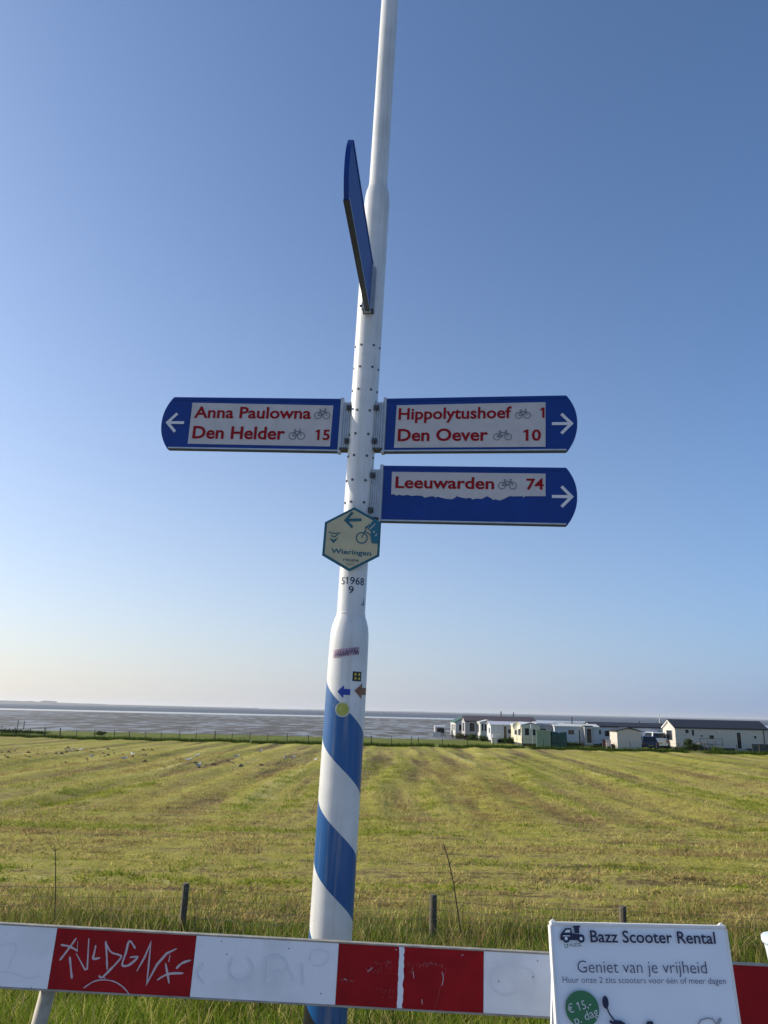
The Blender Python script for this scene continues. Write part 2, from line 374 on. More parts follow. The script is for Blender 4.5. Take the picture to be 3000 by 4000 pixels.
def np_mesh(name, V, loops, counts, mats, mi=None, smooth=False):
    me = bpy.data.meshes.new(name); V = np.asarray(V, np.float32); loops = np.asarray(loops, np.int32).ravel(); counts = np.asarray(counts, np.int32)
    me.vertices.add(len(V)); me.vertices.foreach_set('co', V.ravel())
    me.loops.add(len(loops)); me.loops.foreach_set('vertex_index', loops)
    me.polygons.add(len(counts)); st = np.concatenate([[0], np.cumsum(counts)[:-1]]).astype(np.int32)
    me.polygons.foreach_set('loop_start', st); me.polygons.foreach_set('loop_total', counts)
    for m in mats: me.materials.append(m)
    if mi is not None: me.polygons.foreach_set('material_index', np.asarray(mi, np.int32))
    me.polygons.foreach_set('use_smooth', np.full(len(counts), smooth))
    me.update(calc_edges=True); me.validate()
    return link(bpy.data.objects.new(name, me))
g = np_mesh('ground', np.stack([XX, YY, ZZ], -1).reshape(-1, 3), F4, np.full(len(F4), 4), [field_material()], smooth=True)
tag(g, kind='structure')
def sheet(name, x0, x1, ylo, yhi, z, m, n=120, seed=1, amp=0):
    xs = np.linspace(x0, x1, n); lo = [ylo+amp*(fbm(x*.004, 3.1, seed, 4)-.47)*2 for x in xs]
    v = [(x, float(y), z) for x, y in zip(xs, lo)] + [(x, yhi, z) for x in xs]
    f = [(i, i+1, n+i+1, n+i) for i in range(n-1)]
    return tag(mesh_obj(name, v, f, m), kind='structure')
o = mesh_obj('mud_flat', [(-3000, -300, MUDZ), (3000, -300, MUDZ), (3000, 640, MUDZ), (-3000, 640, MUDZ)], [(0, 1, 2, 3)], mud_material()); tag(o, kind='structure')
sheet('tidal_shallows', -3000, 3000, 560, 760, MUDZ+.004, water_material('calm_water', (.20, .22, .24), .12, .1, .5, .02), seed=4, amp=26)
sheet('sea', -22000, 22000, 700, 16000, MUDZ+.008, water_material('sea_water', (.08, .095, .115), .55, 1.0, .35, 1.6), n=900, seed=9, amp=20)
ROADM = mat('bounce_paving', (.34, .33, .32), .85, var=.25, vscale=3, bump=.4, bscale=30)
b = MB(); b.box(-300, 300, -9, 2.35, -.05, .02); tag(b.build('road', ROADM), kind='structure')  # unseen paving, added out of view to bounce sun onto the shaded fronts
# ------------------------------------------------------------------ far shore
FARL = mat('far_land', (.035, .042, .04), .9, var=.3, vscale=.01)
def ridge(name, x0, x1, Y, hs, seed):
    n = 120; b = MB(); v = []
    for i in range(n+1):
        x = x0+(x1-x0)*i/n; h = float(np.interp(x, [a for a, _ in hs], [c for _, c in hs]))*(0.75+.5*float(fbm(x*.012, 1.0, seed)))
        v += [(x, Y-20, MUDZ-.5), (x, Y+30, MUDZ+h), (x, Y+250, MUDZ+h*.9), (x, Y+260, MUDZ-.5)]
    f = []
    for i in range(n):
        for k in range(3): f.append((4*i+k, 4*i+4+k, 4*i+5+k, 4*i+1+k))
    return tag(mesh_obj(name, v, f, FARL), kind='structure')
ridge('far_shore', -6000, -800, 5000, [(-6000, 18), (-2450, 17), (-2150, 13), (-1900, 9.5), (-1650, 6.5), (-800, 4.5)], 31)
ridge('far_shore', -900, 6000, 9500, [(-900, 4), (0, 5), (500, 9), (700, 6), (3000, 6), (6000, 4)], 33)
FARB = mat('far_building', (.16, .17, .18), .8)
def far_block(px0, px1, pyt, lab):
    a = P(px0, 2745, 5060); c = P(px1, 2745, 5060); zt = P((px0+px1)/2, pyt, 5060).z
    t = empty('distant_building', ((a.x+c.x)/2, 5060, MUDZ+3), lab, 'building', 'buildings on the far shore')
    b = MB(); wd = (c.x-a.x)/2; h = zt-MUDZ-3
    b.box(-wd, wd, 0, 40, 0, h*.88); b.build('wall', FARB, t)
    b = MB(); b.box(-wd*.6, wd*.45, 4, 30, h*.88+.02, h); b.build('roof', FARB, t)
far_block(158, 212, 2737, 'wide hazy block, largest of the buildings on the distant shore')
far_block(100, 126, 2738, 'small hazy block left of the widest building on the distant shore')
far_block(-6, 24, 2743, 'low hazy block on the distant shore at the left picture edge')
far_block(268, 288, 2751, 'lowest hazy block at the right end of the distant shore buildings')

# ------------------------------------------------------------------ grass
def blades(name, n, xf, pts, hrange, wrange, mats, probs, lean=.35, seg=3, label=None, cat=None):
    X, Y = pts; n = len(X); Z = gz(X, Y)-.01
    H = rng.uniform(*hrange, n)*xf; Wd = rng.uniform(*wrange, n)
    az = rng.uniform(0, 2*np.pi, n); la = rng.uniform(0, 2*np.pi, n); lm = rng.uniform(.05, lean, n)*H
    ax = np.stack([np.cos(az), np.sin(az), 0*az], -1); ld = np.stack([np.cos(la), np.sin(la), 0*la], -1)
    base = np.stack([X, Y, Z], -1); V = []
    for k in range(seg):
        t = k/seg; c = base + ld*(lm*t*t)[:, None]; c[:, 2] += H*t*(1-.12*t); hw = (Wd*(1-t*.55)/2)[:, None]
        V += [c-ax*hw, c+ax*hw]
    c = base+ld*lm[:, None]; c[:, 2] += H*.88; V.append(c)
    nv = 2*seg+1; V = np.stack(V, 1).reshape(-1, 3)
    off = (np.arange(n)*nv)[:, None]
    pat = []; cnt = []
    for k in range(seg-1): pat += [2*k, 2*k+1, 2*k+3, 2*k+2]; cnt.append(4)
    pat += [2*seg-2, 2*seg-1, 2*seg]; cnt.append(3)
    loops = (off+np.array(pat)[None]).ravel(); counts = np.tile(cnt, n)
    mi = np.repeat(np.asarray(probs, np.int32) if len(probs) == n else rng.choice(len(mats), n, p=probs), len(cnt))
    ob = np_mesh(name, V, loops, counts, mats, mi)
    return tag(ob, label, cat, kind='stuff')
GM = blade_mat('mown_green_blade', (.28, .30, .05)); GG = blade_mat('green_blade', (.10, .165, .016)); GL = blade_mat('light_green_blade', (.20, .26, .028)); GS = blade_mat('straw_blade', (.50, .41, .16)); GB = blade_mat('reddish_seed_blade', (.24, .15, .07)); GD = blade_mat('dark_green_blade', (.045, .08, .012)); GH = blade_mat('hay_blade', (.48, .42, .13)); GF = blade_mat('brown_hay_blade', (.35, .26, .11))
def scatter(n, y0, y1, pw=1.0, spread=.64):
    Y = y0+(y1-y0)*rng.random(n)**pw; X = rng.uniform(-1, 1, n)*(spread*Y+1.2); return X, Y
# roadside bank: long grass, in clumps
X, Y = scatter(150000, 3.0, 11.2, .9)
cl = fbm(X*1.1, Y*1.1, 41, 4); keep = rng.random(len(X)) < np.clip((cl-.30)*4, .3, 1); X, Y, cl = X[keep], Y[keep], cl[keep]
edge = np.clip((11.6-Y)/2.5, .25, 1)
blades('long_grass', 0, (.15+1.9*np.clip(cl-.15, 0, 1))*edge*np.where(Y < 6, .7, 1), (X, Y), (.16, .46), (.005, .011), [GG, GL, GS, GD, GB], [.28, .13, .18, .31, .10], .7, 3, 'uneven long green grass on the bank behind the barrier', 'grass')
X, Y = scatter(14000, 6.5, 11.2, .8); cl = fbm(X*.8, Y*.9, 43, 4); k = rng.random(len(X)) < np.clip((cl-.50)*5+.25*(np.abs(X-.5)/Y > .42), .03, 1); X, Y = X[k], Y[k]
blades('seeding_grass', 0, 1.0, (X, Y), (.2, .62), (.004, .008), [GB, GS], [.62, .38], .6, 3, 'brown and straw seeding grass stems along the wire fence', 'grass')
X, Y = scatter(42000, 2.9, 5.6, 1.0, .6); cl = fbm(X*1.6, Y*1.6, 51, 3)
blades('verge_grass', 0, .4+1.3*cl, (X, Y), (.10, .26), (.004, .009), [GL, GG, GS, GM], [.46, .26, .14, .14], .8, 3, 'bright green verge grass directly under the barrier', 'grass')
X, Y = scatter(16000, 10.2, 14.0, 1.6); cl = fbm(X*1.2, Y*1.2, 52, 3); k = cl > .44; X, Y, cl = X[k], Y[k], cl[k]
blades('edge_grass', 0, (.4+cl)*np.clip((15-Y)/4, .3, 1), (X, Y), (.10, .30), (.005, .010), [GG, GL, GS, GB], [.3, .34, .24, .12], .7, 3, 'thinning taller grass where the bank meets the mown field', 'grass')
# mown field: stubble
X, Y = scatter(230000, 10.6, 60, 1.35); k = rng.random(len(X)) < np.clip((60-Y)/34, 0, 1)*np.clip((fbm(X*.8, Y*1.1, 46, 4)-.30)*4, .12, 1); X, Y = X[k], Y[k]
blades('mown_stubble', 0, (.5+.012*Y)*(.45+fbm(X*1.5, Y*1.5, 44, 3)), (X, Y), (.03, .075), (.014, .030), [GL, GS, GB, GH], [.34, .20, .14, .32], 2.2, 1, 'short mown stubble and hay scraps across the field', 'grass')
# loose hay tufts lying in the swaths
nC = 34000; X, Y = scatter(nC, 10.8, 66, 1.15); k = rng.random(nC) < np.clip((68-Y)/30, 0, 1)*np.clip((fbm(X*.9, Y*.8, 47, 4)-.28)*4, .15, 1); X, Y = X[k], Y[k]
row_ = np.where(Y > 27, fbm(X*.55, Y*.035, 48, 4)+.075*swath(X, Y), fbm(X*.08, Y*1.0, 49, 4)); br = row_+rng.normal(0, .05, len(X))
m_ = np.array([2, 1, 3, 0, 4])[np.digitize(br, [.345, .44, .515, .60])]; kk_ = rng.random(len(X)) < np.clip(.35+(np.abs(row_-.47))*6, .35, 1); X, Y, m_ = X[kk_], Y[kk_], m_[kk_]
per = 12; sc = (.055+.0022*Y)
Xb = np.repeat(X, per)+rng.normal(0, 1, len(X)*per)*np.repeat(sc, per)*1.5; Yb = np.repeat(Y, per)+rng.normal(0, 1, len(X)*per)*np.repeat(sc, per)*.9
blades('hay_tufts', 0, np.repeat(sc*rng.uniform(.5, 1.5, len(X)), per), (Xb, Yb), (.35, 1.1), (.018, .042), [GL, GS, GF, GH, GM], np.repeat(m_, per), 1.6, 1, 'loose tufts of hay and regrowth lying in the mown swaths', 'grass')
# tussocks under the far fence and on the meadow edge
X = rng.uniform(-50, 50, 26000); Y = 80.6+rng.normal(0, .35, len(X)); k = fbm(X*.35, X*0+7, 45, 4) > .20; X, Y = X[k], Y[k]
blades('fence_line_grass', 0, 1.0, (X, Y), (.14, .46), (.03, .07), [GD, GG], [.7, .3], .5, 1, 'dark unmown grass strip under the far wire fence', 'grass')

# ------------------------------------------------------------------ leafy clumps
LEAF = blade_mat('dark_leaf', (.03, .05, .014)); LEAF2 = blade_mat('mid_leaf', (.06, .095, .022)); LEAFB = blade_mat('brown_leaf', (.11, .075, .045))
def shrub(px, py_top, Y, wd, dp, label, cat='shrub', mats=(LEAF, LEAF2), n=420, group=None, leaf=.09, zb=None):
    p = P(px, py_top, Y); zb = float(gz(p.x, Y)) if zb is None else zb; h = max(.3, p.z-zb)
    t = empty('shrub', (p.x, Y, zb), label, cat, group)
    b = MB()
    for i in range(5):
        a = random.uniform(0, 6.28); q = Vector((math.cos(a)*wd*.25, math.sin(a)*dp*.25, h*.6)); b.tube((0, 0, -.05), q, .03, .012, 5)
    b.build('stem', DSTALK, t)
    c = rng.normal(0, .42, (n, 3)); c /= np.maximum(1, np.linalg.norm(c, axis=1)/1.0)[:, None]
    lump = .75+.5*rng.random(n)
    c = c*np.array([wd/2, dp/2, h/2])*lump[:, None]+np.array([0, 0, h*.52]); c[:, 2] = np.clip(c[:, 2], .02, h*1.04)
    u = rng.normal(size=(n, 3)); u /= np.linalg.norm(u, axis=1)[:, None]; v = np.cross(u, rng.normal(size=(n, 3))); v /= np.linalg.norm(v, axis=1)[:, None]
    s_ = (leaf*rng.uniform(.6, 1.4, n))[:, None]
    V = np.stack([c-u*s_, c-v*s_*.6, c+u*s_, c+v*s_*.6], 1).reshape(-1, 3)
    ob = np_mesh('foliage', V, np.arange(n*4), np.full(n, 4), list(mats), rng.integers(0, len(mats), n)); ob.parent = t
    return t

# ------------------------------------------------------------------ signpost
LEAN = .0308; AX0 = -.1905; PY = 3.2
POST = Matrix(((1, 0, LEAN, AX0), (0, 1, 0, PY), (-LEAN, 0, 1, 0), (0, 0, 0, 1)))
post = empty('signpost', label='tall white steel pole with blue spiral stripes carrying the cycle signs', cat='signpost', mat=POST)
prof = [(.0785, -.15), (.080, .4), (.0815, 1.0), (.082, 1.45), (.081, 1.80), (.0795, 1.925), (.0785, 1.955), (.0745, 1.985), (.0665, 2.012), (.060, 2.03), (.0585, 2.045),
        (.0585, 2.2), (.0595, 3.0), (.0595, 3.9), (.0600, 4.0), (.0585, 4.03), (.0545, 4.06), (.0475, 4.085), (.0445, 4.095), (.0436, 4.11), (.0434, 5.0), (.0425, 6.4), (.038, 6.42)]
b = MB(); b.lathe(prof, 72); pole = b.build('pole', pole_material(), post, smooth=True)
# weld rings where the tubes step
for z, r in ((2.034, .0600), (4.092, .0455)):
    b = MB(); b.lathe([(r-.002, z-.006), (r+.0005, z-.003), (r+.0005, z+.003), (r-.002, z+.006)], 48); b.build('weld_ring', WHITE, post, smooth=True)
b = MB(); b.lathe([(.0, 6.42), (.042, 6.421), (.044, 6.44), (.03, 6.47), (.0, 6.475)], 24); b.build('pole_cap', DALU, post, True)
# threaded holes / bolts in rings round the pole
hole = None
for py in (1348, 1433, 1521, 1603, 1695, 1780, 1876, 1962):
    z = P(1430, py, PY-.05).z
    for a in (-118, -62, -155, -25, 25, 62, 118, 155):
        ca, sa = math.cos(R(a)), math.sin(R(a)); rr = .0600
        if hole is None:
            b = MB(); b.tube((0, 0, 0), (.0035, 0, 0), .0062, .005, 8); hole = b.build('bolt', DALU, post); q = hole
        else:
            q = hole.copy(); link(q, post)
        q.location = (rr*ca-.001*ca, rr*sa-.001*sa, z); q.rotation_euler = (0, 0, R(a))

# text -------------------------------------------------------------
def text_verts(s_, bold=0.0, spacing=1.0):
    cu = bpy.data.curves.new('lettering', 'FONT'); cu.body = s_; cu.size = 1; cu.offset = bold; cu.resolution_u = 3; cu.space_character = spacing
    ob = bpy.data.objects.new('lettering', cu); COL.objects.link(ob); bpy.context.view_layer.update()
    dg = bpy.context.evaluated_depsgraph_get(); me = bpy.data.meshes.new_from_object(ob.evaluated_get(dg))
    v = np.array([q.co[:] for q in me.vertices]); f = [tuple(p_.vertices) for p_ in me.polygons]
    bpy.data.objects.remove(ob); bpy.data.curves.remove(cu); bpy.data.meshes.remove(me)
    return v, f
CAPH = None
def text(s_, x0, x1, zb, cap, y, m, parent, bold=0, spacing=1.0, wrap=None, name='lettering', slope=0, desc=False):
    global CAPH
    if CAPH is None:
        vv, _ = text_verts('H'); CAPH = vv[:, 1].max()
    v, f = text_verts(s_, bold, spacing)
    k0 = v[:, 0].max(); kk = v[:, 0].min(); v = list(map(list, v)); f = list(f)
    for i_, ch in enumerate(s_):        # the built-in 1 is a plain bar: give it its flag
        if ch == '1':
            vp, _ = text_verts(s_[:i_+1], bold, spacing); vb, _ = text_verts('1', bold, spacing); wbar = vb[:, 0].max()-vb[:, 0].min(); xl = vp[:, 0].max()-wbar; n0 = len(v)
            v += [[xl-.001, CAPH*1.0, 0], [xl-.13, CAPH*.86, 0], [xl-.13, CAPH*.70, 0], [xl-.001, CAPH*.80, 0]]; f.append((n0, n0+1, n0+2, n0+3))
            if i_ == 0: kk = min(kk, xl-.13)
    v = np.array(v); v[:, 0] -= kk; sx = (x1-x0)/(k0-kk); k = cap/CAPH
    X = x0+v[:, 0]*sx; Z = zb+v[:, 1]*k+slope*(X-x0)
    if wrap: V = [(wrap*math.sin(a/wrap), -wrap*math.cos(a/wrap), z) for a, z in zip(X, Z)]
    else: V = [(a, y, z) for a, z in zip(X, Z)]
    return mesh_obj(name, V, f, m, parent)

def frame_of(M):            # pixel -> local x,z on the local plane y=yy
    Mi = M.inverted()
    def uv(px, py, yy=0.0):
        o_ = Mi @ Vector((0, 0, EYE)); d = Mi.to_3x3() @ ray(px, py); t = (yy-o_.y)/d.y; q = o_+d*t; return q.x, q.z
    return uv
# stickers and writing on the pole (all wrapped on its surface)
pu = frame_of(POST)
def on_pole(px, py, r):     # arc length and height for a pixel on the cylinder
    Mi = POST.inverted(); o_ = Mi @ Vector((0, 0, EYE)); d = Mi.to_3x3() @ ray(px, py)
    A = d.x*d.x+d.y*d.y; B = 2*(o_.x*d.x+o_.y*d.y); C = o_.x**2+o_.y**2-r*r; D = max(0, B*B-4*A*C)
    t = (-B-math.sqrt(D))/(2*A); q = o_+d*t; a = math.atan2(q.x, -q.y); return a*r, q.z
def wrap_mesh(b, name, m, r0, parent=post):      # bend a flat MB (x = arc, y = minus offset) round the pole
    b.v = [Vector(((r0-v.y)*math.sin(v.x/r0), -(r0-v.y)*math.cos(v.x/r0), v.z)) for v in b.v]
    return b.build(name, m, parent)
def grid_patch(b, x0, x1, z0, z1, y, n=10, sk=0):
    for i in range(n):
        a = x0+(x1-x0)*i/n; c = x0+(x1-x0)*(i+1)/n; b.add([(a, y, z0+sk*(a-x0)), (c, y, z0+sk*(c-x0)), (c, y, z1+sk*(c-x0)), (a, y, z1+sk*(a-x0))], [(0, 1, 2, 3)])
r1 = .0592
a0, z0 = on_pole(1333, 2283, r1); a1, _ = on_pole(1421, 2283, r1); _, zt = on_pole(1376, 2254, r1)
text('51968', a0, a1, z0, (zt-z0), 0, NAVY, post, .006, wrap=r1+.0006)
a0, z0 = on_pole(1360, 2317, r1); a1, _ = on_pole(1381, 2317, r1); _, zt = on_pole(1370, 2290, r1)
text('9', a0, a1, z0, zt-z0, 0, NAVY, post, .006, wrap=r1+.0006)
b = MB(); c0 = on_pole(1418, 2355, r1); b.stroke([(c0[0]-.012, c0[1]-.012), (c0[0]-.002, c0[1]-.006), (c0[0]+.006, c0[1]+.018)], .003, -.0006); b.stroke([(c0[0]+.001, c0[1]+.002), (c0[0]+.006, c0[1]-.010)], .005, -.0009)
wrap_mesh(b, 'pen_mark', NAVY, r1)
r2 = .0815
PINK = mat('faded_pink_sticker', (.42, .30, .36), .5, var=.4, vscale=40); PURP = mat('faded_purple_print', (.08, .05, .14), .5)
x0, z0 = on_pole(1302, 2570, r2); x1, z1 = on_pole(1402, 2557, r2); _, zt = on_pole(1302, 2540, r2)
b = MB(); sk = (z1-z0)/(x1-x0); grid_patch(b, x0, x1, z0, zt, -.0006, 14, sk); st = wrap_mesh(b, 'sticker', PINK, r2); st['label'] = 'faded pink and purple strip sticker'
b = MB(); hh = zt-z0
for i in range(9):
    xa = x0+(x1-x0)*(.08+.1*i); za = z0+sk*(xa-x0); b.stroke([(xa, za+hh*random.uniform(.1, .3)), (xa+.004, za+hh*random.uniform(.6, .95)), (xa+.008, za+hh*random.uniform(.1, .5))], .0035, -.0011-.0002*i)
wrap_mesh(b, 'faded_print', PURP, r2, st)
YEL = mat('yellow_print', (.52, .40, .03), .5); YGR = mat('yellow_green_sticker', (.40, .42, .08), .5, var=.25, vscale=60); BRN = mat('brown_print', (.20, .085, .04), .5)
PALE = mat('pale_sticker_rim', (.55, .58, .52), .5); BL2 = mat('blue_arrow_sticker', (.008, .04, .30), .5)
x0, z0 = on_pole(1376, 2660, r2); x1, z1 = on_pole(1412, 2625, r2)
b = MB(); grid_patch(b, x0, x1, z0, z1, -.0006, 6); st = wrap_mesh(b, 'sticker', BLACK, r2); st['label'] = 'square black sticker with yellow mark'
b = MB(); cx, cz = (x0+x1)/2, (z0+z1)/2; s_ = (x1-x0)
for i, (dx, dz) in enumerate(((-.22, .2), (.2, .2), (-.2, -.2), (.22, -.2))): b.flat([(cx+dx*s_-.005, cz+dz*s_-.004), (cx+dx*s_+.005, cz+dz*s_-.005), (cx+dx*s_+.004, cz+dz*s_+.005), (cx+dx*s_-.003, cz+dz*s_+.005)], -.0012-.0001*i)
wrap_mesh(b, 'yellow_mark', YEL, r2, st)
def arrow_sticker(pxl, pxr, py, m, lab, big=1.0):
    x0, z = on_pole(pxl, py, r2); x1, _ = on_pole(pxr, py, r2); L_ = x1-x0; b = MB(); h = L_*.5*big
    n = 16; V = []
    for i in range(n+1):
        t_ = i/n; x = x0+L_*t_; hh_ = h*min(t_/.5, 1) if t_ <= .5 else h*.45
        V += [(x, -.0010, z-hh_), (x, -.0010, z+hh_)]
        if i == n//2: V += [(x, -.0010, z-h*.45), (x, -.0010, z+h*.45)]
    Fq = []; k = 0; k_mid = 2*(n//2)
    for i in range(n//2): Fq.append((2*i, 2*i+2, 2*i+3, 2*i+1))
    for i in range(n//2): Fq.append((k_mid+2+2*i, k_mid+4+2*i, k_mid+5+2*i, k_mid+3+2*i))
    b.add(V, Fq)
    q = wrap_mesh(b, 'sticker', m, r2); q['label'] = lab
arrow_sticker(1318, 1368, 2701, BL2, 'blue arrow sticker pointing left')
arrow_sticker(1383, 1429, 2698, BRN, 'brown arrow sticker pointing left', .8)
x0, z0 = on_pole(1338, 2771, r2); rad = abs(on_pole(1367, 2771, r2)[0]-x0)
b = MB(); b.disc(x0, z0, rad, -.0016, 28); st = wrap_mesh(b, 'sticker', PALE, r2); st['label'] = 'round yellow green sticker with pale rim'
b = MB(); b.disc(x0, z0, rad*.84, -.0022, 28); wrap_mesh(b, 'sticker_face', YGR, r2, st)

# ------------------------------------------------------------------ direction signs
def bike(uvbox, y, m, parent):
    x0, x1, z0, z1 = uvbox; W = x1-x0; H = z1-z0; b = MB(); lw = H*.075; r = min(W*.24, H*.36)
    ax, bx, cz = x0+r, x1-r, z0+r
    b.ring(ax, cz, r-lw/2, lw, y, 18); b.ring(bx, cz, r-lw/2, lw, y, 18)
    mid = (ax+bx)/2-.03*W; st_ = (x0+W*.36, z0+H*.78); hd = (x0+W*.66, z0+H*.78)
    L_ = [[(ax, cz), (mid, cz), (hd[0], hd[1]*1.0), st_, (ax, cz)], [(mid, cz), (st_[0]-.01*W, z0+H*.92)], [(bx, cz), (hd[0]-.01*W, z0+H*.98), (hd[0]+W*.07, z0+H*.98)], [(st_[0]-W*.07, z0+H*.93), (st_[0]+W*.05, z0+H*.93)]]
    for i, q in enumerate(L_): b.stroke(q, lw*1.1, y-.0002*(i+1))
    return b.build('bicycle_symbol', m, parent)
def arrow(cx, cz, L_, H, wd, sgn, y, m, parent):     # sgn +1 points right
    b = MB(); tip = (cx+sgn*L_/2, cz)
    b.stroke([(tip[0]-sgn*wd*.8, cz), (cx-sgn*L_/2, cz)], wd, y-.0003)
    b.stroke([(tip[0]-sgn*H*.55, cz+H/2), (tip[0]-sgn*wd*.55, cz), (tip[0]-sgn*H*.55, cz-H/2)], wd, y)
    return b.build('arrow', m, parent)
BT = .018
def sign_frame(psi, zb, xr=None):
    c = Vector((AX0+LEAN*zb, PY, zb)); x = Vector((math.cos(psi), -math.sin(psi), 0)); z = Vector((LEAN, 0, 1)).normalized()
    x = (x-z*x.dot(z)).normalized(); y = z.cross(x)
    return Matrix(((x.x, y.x, z.x, c.x), (x.y, y.y, z.y, c.y), (x.z, y.z, z.z, c.z), (0, 0, 0, 1)))
def sign_body(M, sg, a, L_, label, group, face2=True):
    t = empty('direction_sign', label=label, cat='sign', group=group, mat=M)
    H = .25; bul = .042
    arc = [(a+L_+bul*(1-abs((k/12.0-.5)*2)**2.2), .0015+(H-.003)*k/12.0) for k in range(13)]
    poly = [(a+.006, .0015)]+arc+[(a+.006, H-.0015)]
    poly = [(sg*x, z) for x, z in poly]
    if sg < 0: poly = poly[::-1]
    b = MB(); b.prism(poly, -BT/2, BT/2); b.build('sign_face', BLUE, t)
    # aluminium rails top and bottom, end profile
    for z0_, z1_, m in ((-.001, .0030, DALU), (.0034, .0095, ALU), (H-.0135, H, BLUE)):
        b = MB(); b.box(*sorted((sg*(a+.004), sg*(a+L_-.004))), -BT/2-.0025, BT/2+.0025, z0_, z1_); b.build('edge_rail', m, t)
    b = MB(); b.box(*sorted((sg*(a-.010), sg*(a+.0035))), -BT/2-.006, BT/2+.006, -.004, H+.004); b.build('end_profile', ALU, t)
    # clamp bracket between post and sign
    br = MB()
    br.box(*sorted((sg*.052, sg*(a-.0105))), -.020, .020, .018, H-.022)
    for k in range(4):
        xr = .058+(a-.012-.058)*k/3; br.box(*sorted((sg*xr, sg*(xr+.0035))), -.026, .026, .016, H-.020)
    q = br.build('bracket', ALU, t)
    for z in (.045, H-.05):
        b2 = MB(); b2.box(*sorted((sg*.050, sg*.072)), -.032, -.0265, z-.012, z+.012); b2.tube((sg*.066, -.0325, z), (sg*.066, -.042, z), .006, None, 6); b2.build('clamp_bolt', DALU, q)
    b2 = MB(); b2.box(*sorted((sg*.052, sg*(a-.004))), -.024, .024, .008, .0155); b2.build('bracket_foot', DALU, q)
    return t
def panel_txt(t, uv, y, items):
    for s_, xa, xb, py, cap, m, bold, *rest in items:
        x0, z0 = uv(xa, py, y); x1, z1 = uv(xb, py+(rest[0] if rest else 0), y); _, zt = uv(xa, py-cap, y)
        text(s_, x0, x1, z0, zt-z0, y, m, t, bold, slope=(z1-z0)/(x1-x0))
FY = -BT/2-.003
A_, LB = .10, .78
# left sign (Anna Paulowna / Den Helder)
M1 = sign_frame(R(6), 2.742); uv = frame_of(M1)
s1 = sign_body(M1, -1, A_, LB, 'blue cycle sign pointing left to Anna Paulowna and Den Helder', 'cycle direction signs on the pole')
def quad_panel(t, uv, pts, name='text_panel', m=REFL):
    q = [uv(x, y, -BT/2-.0015) for x, y in pts]; b = MB(); b.flat(q, -BT/2-.0015)
    return b.build(name, m, t)
quad_panel(s1, uv, [(733, 1733), (1289, 1744), (1302, 1584), (752, 1573)])
panel_txt(s1, uv, FY, [('Anna Paulowna', 757, 1214, 1631, 42, RED, .022, 4), ('Den Helder', 750, 1111, 1711, 46, RED, .024, 5), ('15', 1230, 1287, 1717, 38, RED, .024, 1)])
for bx in ((1226, 1292, 1637, 1597), (1126, 1194, 1717, 1676)):
    p0 = uv(bx[0], bx[2], FY); p1 = uv(bx[1], bx[3], FY); bike((p0[0], p1[0], p0[1], p1[1]), FY, GREYPRINT, s1)
p0 = uv(648, 1650, FY); p1 = uv(719, 1651, FY); arrow((p0[0]+p1[0])/2, p0[1], p1[0]-p0[0], .088, .013, -1, FY, LOGOW, s1)
# right sign (Hippolytushoef / Den Oever)
M2 = sign_frame(R(10), 2.742); uv = frame_of(M2)
s2 = sign_body(M2, 1, A_, LB, 'blue cycle sign pointing right to Hippolytushoef and Den Oever', 'cycle direction signs on the pole')
quad_panel(s2, uv, [(1539, 1749), (2131, 1745), (2131, 1571), (1550, 1583)])
panel_txt(s2, uv, FY, [('Hippolytushoef', 1556, 1998, 1638, 42, RED, .022, -6), ('Den Oever', 1553, 1906, 1722, 45, RED, .024, -2), ('10', 2044, 2113, 1720, 41, RED, .024, 0), ('1', 2110, 2127, 1631, 38, RED, .022, 0)])
for bx in ((2012, 2074, 1636, 1598), (1926, 2000, 1720, 1681)):
    p0 = uv(bx[0], bx[2], FY); p1 = uv(bx[1], bx[3], FY); bike((p0[0], p1[0], p0[1], p1[1]), FY, GREYPRINT, s2)
p0 = uv(2156, 1655, FY); p1 = uv(2239, 1655, FY); arrow((p0[0]+p1[0])/2, p0[1], p1[0]-p0[0], .088, .013, 1, FY, LOGOW, s2)
# lower right sign (Leeuwarden)
M3 = sign_frame(R(7.5), 2.432); uv = frame_of(M3)
s3 = sign_body(M3, 1, A_, LB, 'lower blue cycle sign pointing right to Leeuwarden, its white panel torn along the bottom', 'cycle direction signs on the pole')
top = [(1531, 1843), (2131, 1850)]
rag = [(2131, 1938), (2052, 1938), (2046, 1943), (2040, 1938), (2010, 1939), (1990, 1938), (1978, 1944), (1966, 1950), (1950, 1955), (1936, 1950), (1928, 1953), (1915, 1944), (1902, 1938), (1888, 1946), (1880, 1949), (1862, 1947), (1846, 1951), (1836, 1944), (1820, 1947), (1800, 1943), (1784, 1938), (1775, 1946), (1764, 1950), (1746, 1949), (1728, 1945), (1710, 1940), (1702, 1943), (1690, 1938), (1675, 1940), (1660, 1944), (1648, 1937), (1630, 1935), (1610, 1937), (1590, 1933), (1572, 1936), (1560, 1932), (1548, 1936), (1540, 1931), (1528, 1931)]
yy = -BT/2-.0015
n_ = len(rag); b = MB()
for i in range(n_-1):
    (xa, ya), (xb, yb) = rag[i], rag[i+1]
    ta = 1843+7*(xa-1531)/600; tb = 1843+7*(xb-1531)/600
    q = [uv(xb if i < n_-2 else xb, yb, yy), uv(xa, ya, yy), uv(xa if i else xa, ta, yy), uv(xb+(3 if i == n_-2 else 0), tb, yy)]
    b.flat(q, yy)
b.build('text_panel', REFL, s3)
panel_txt(s3, uv, FY, [('Leeuwarden', 1544, 1930, 1905, 43, RED, .022, 5), ('74', 2056, 2124, 1911, 40, RED, .024, 0)])
p0 = uv(1945, 1911, FY); p1 = uv(2019, 1872, FY); bike((p0[0], p1[0], p0[1], p1[1]), FY, GREYPRINT, s3)
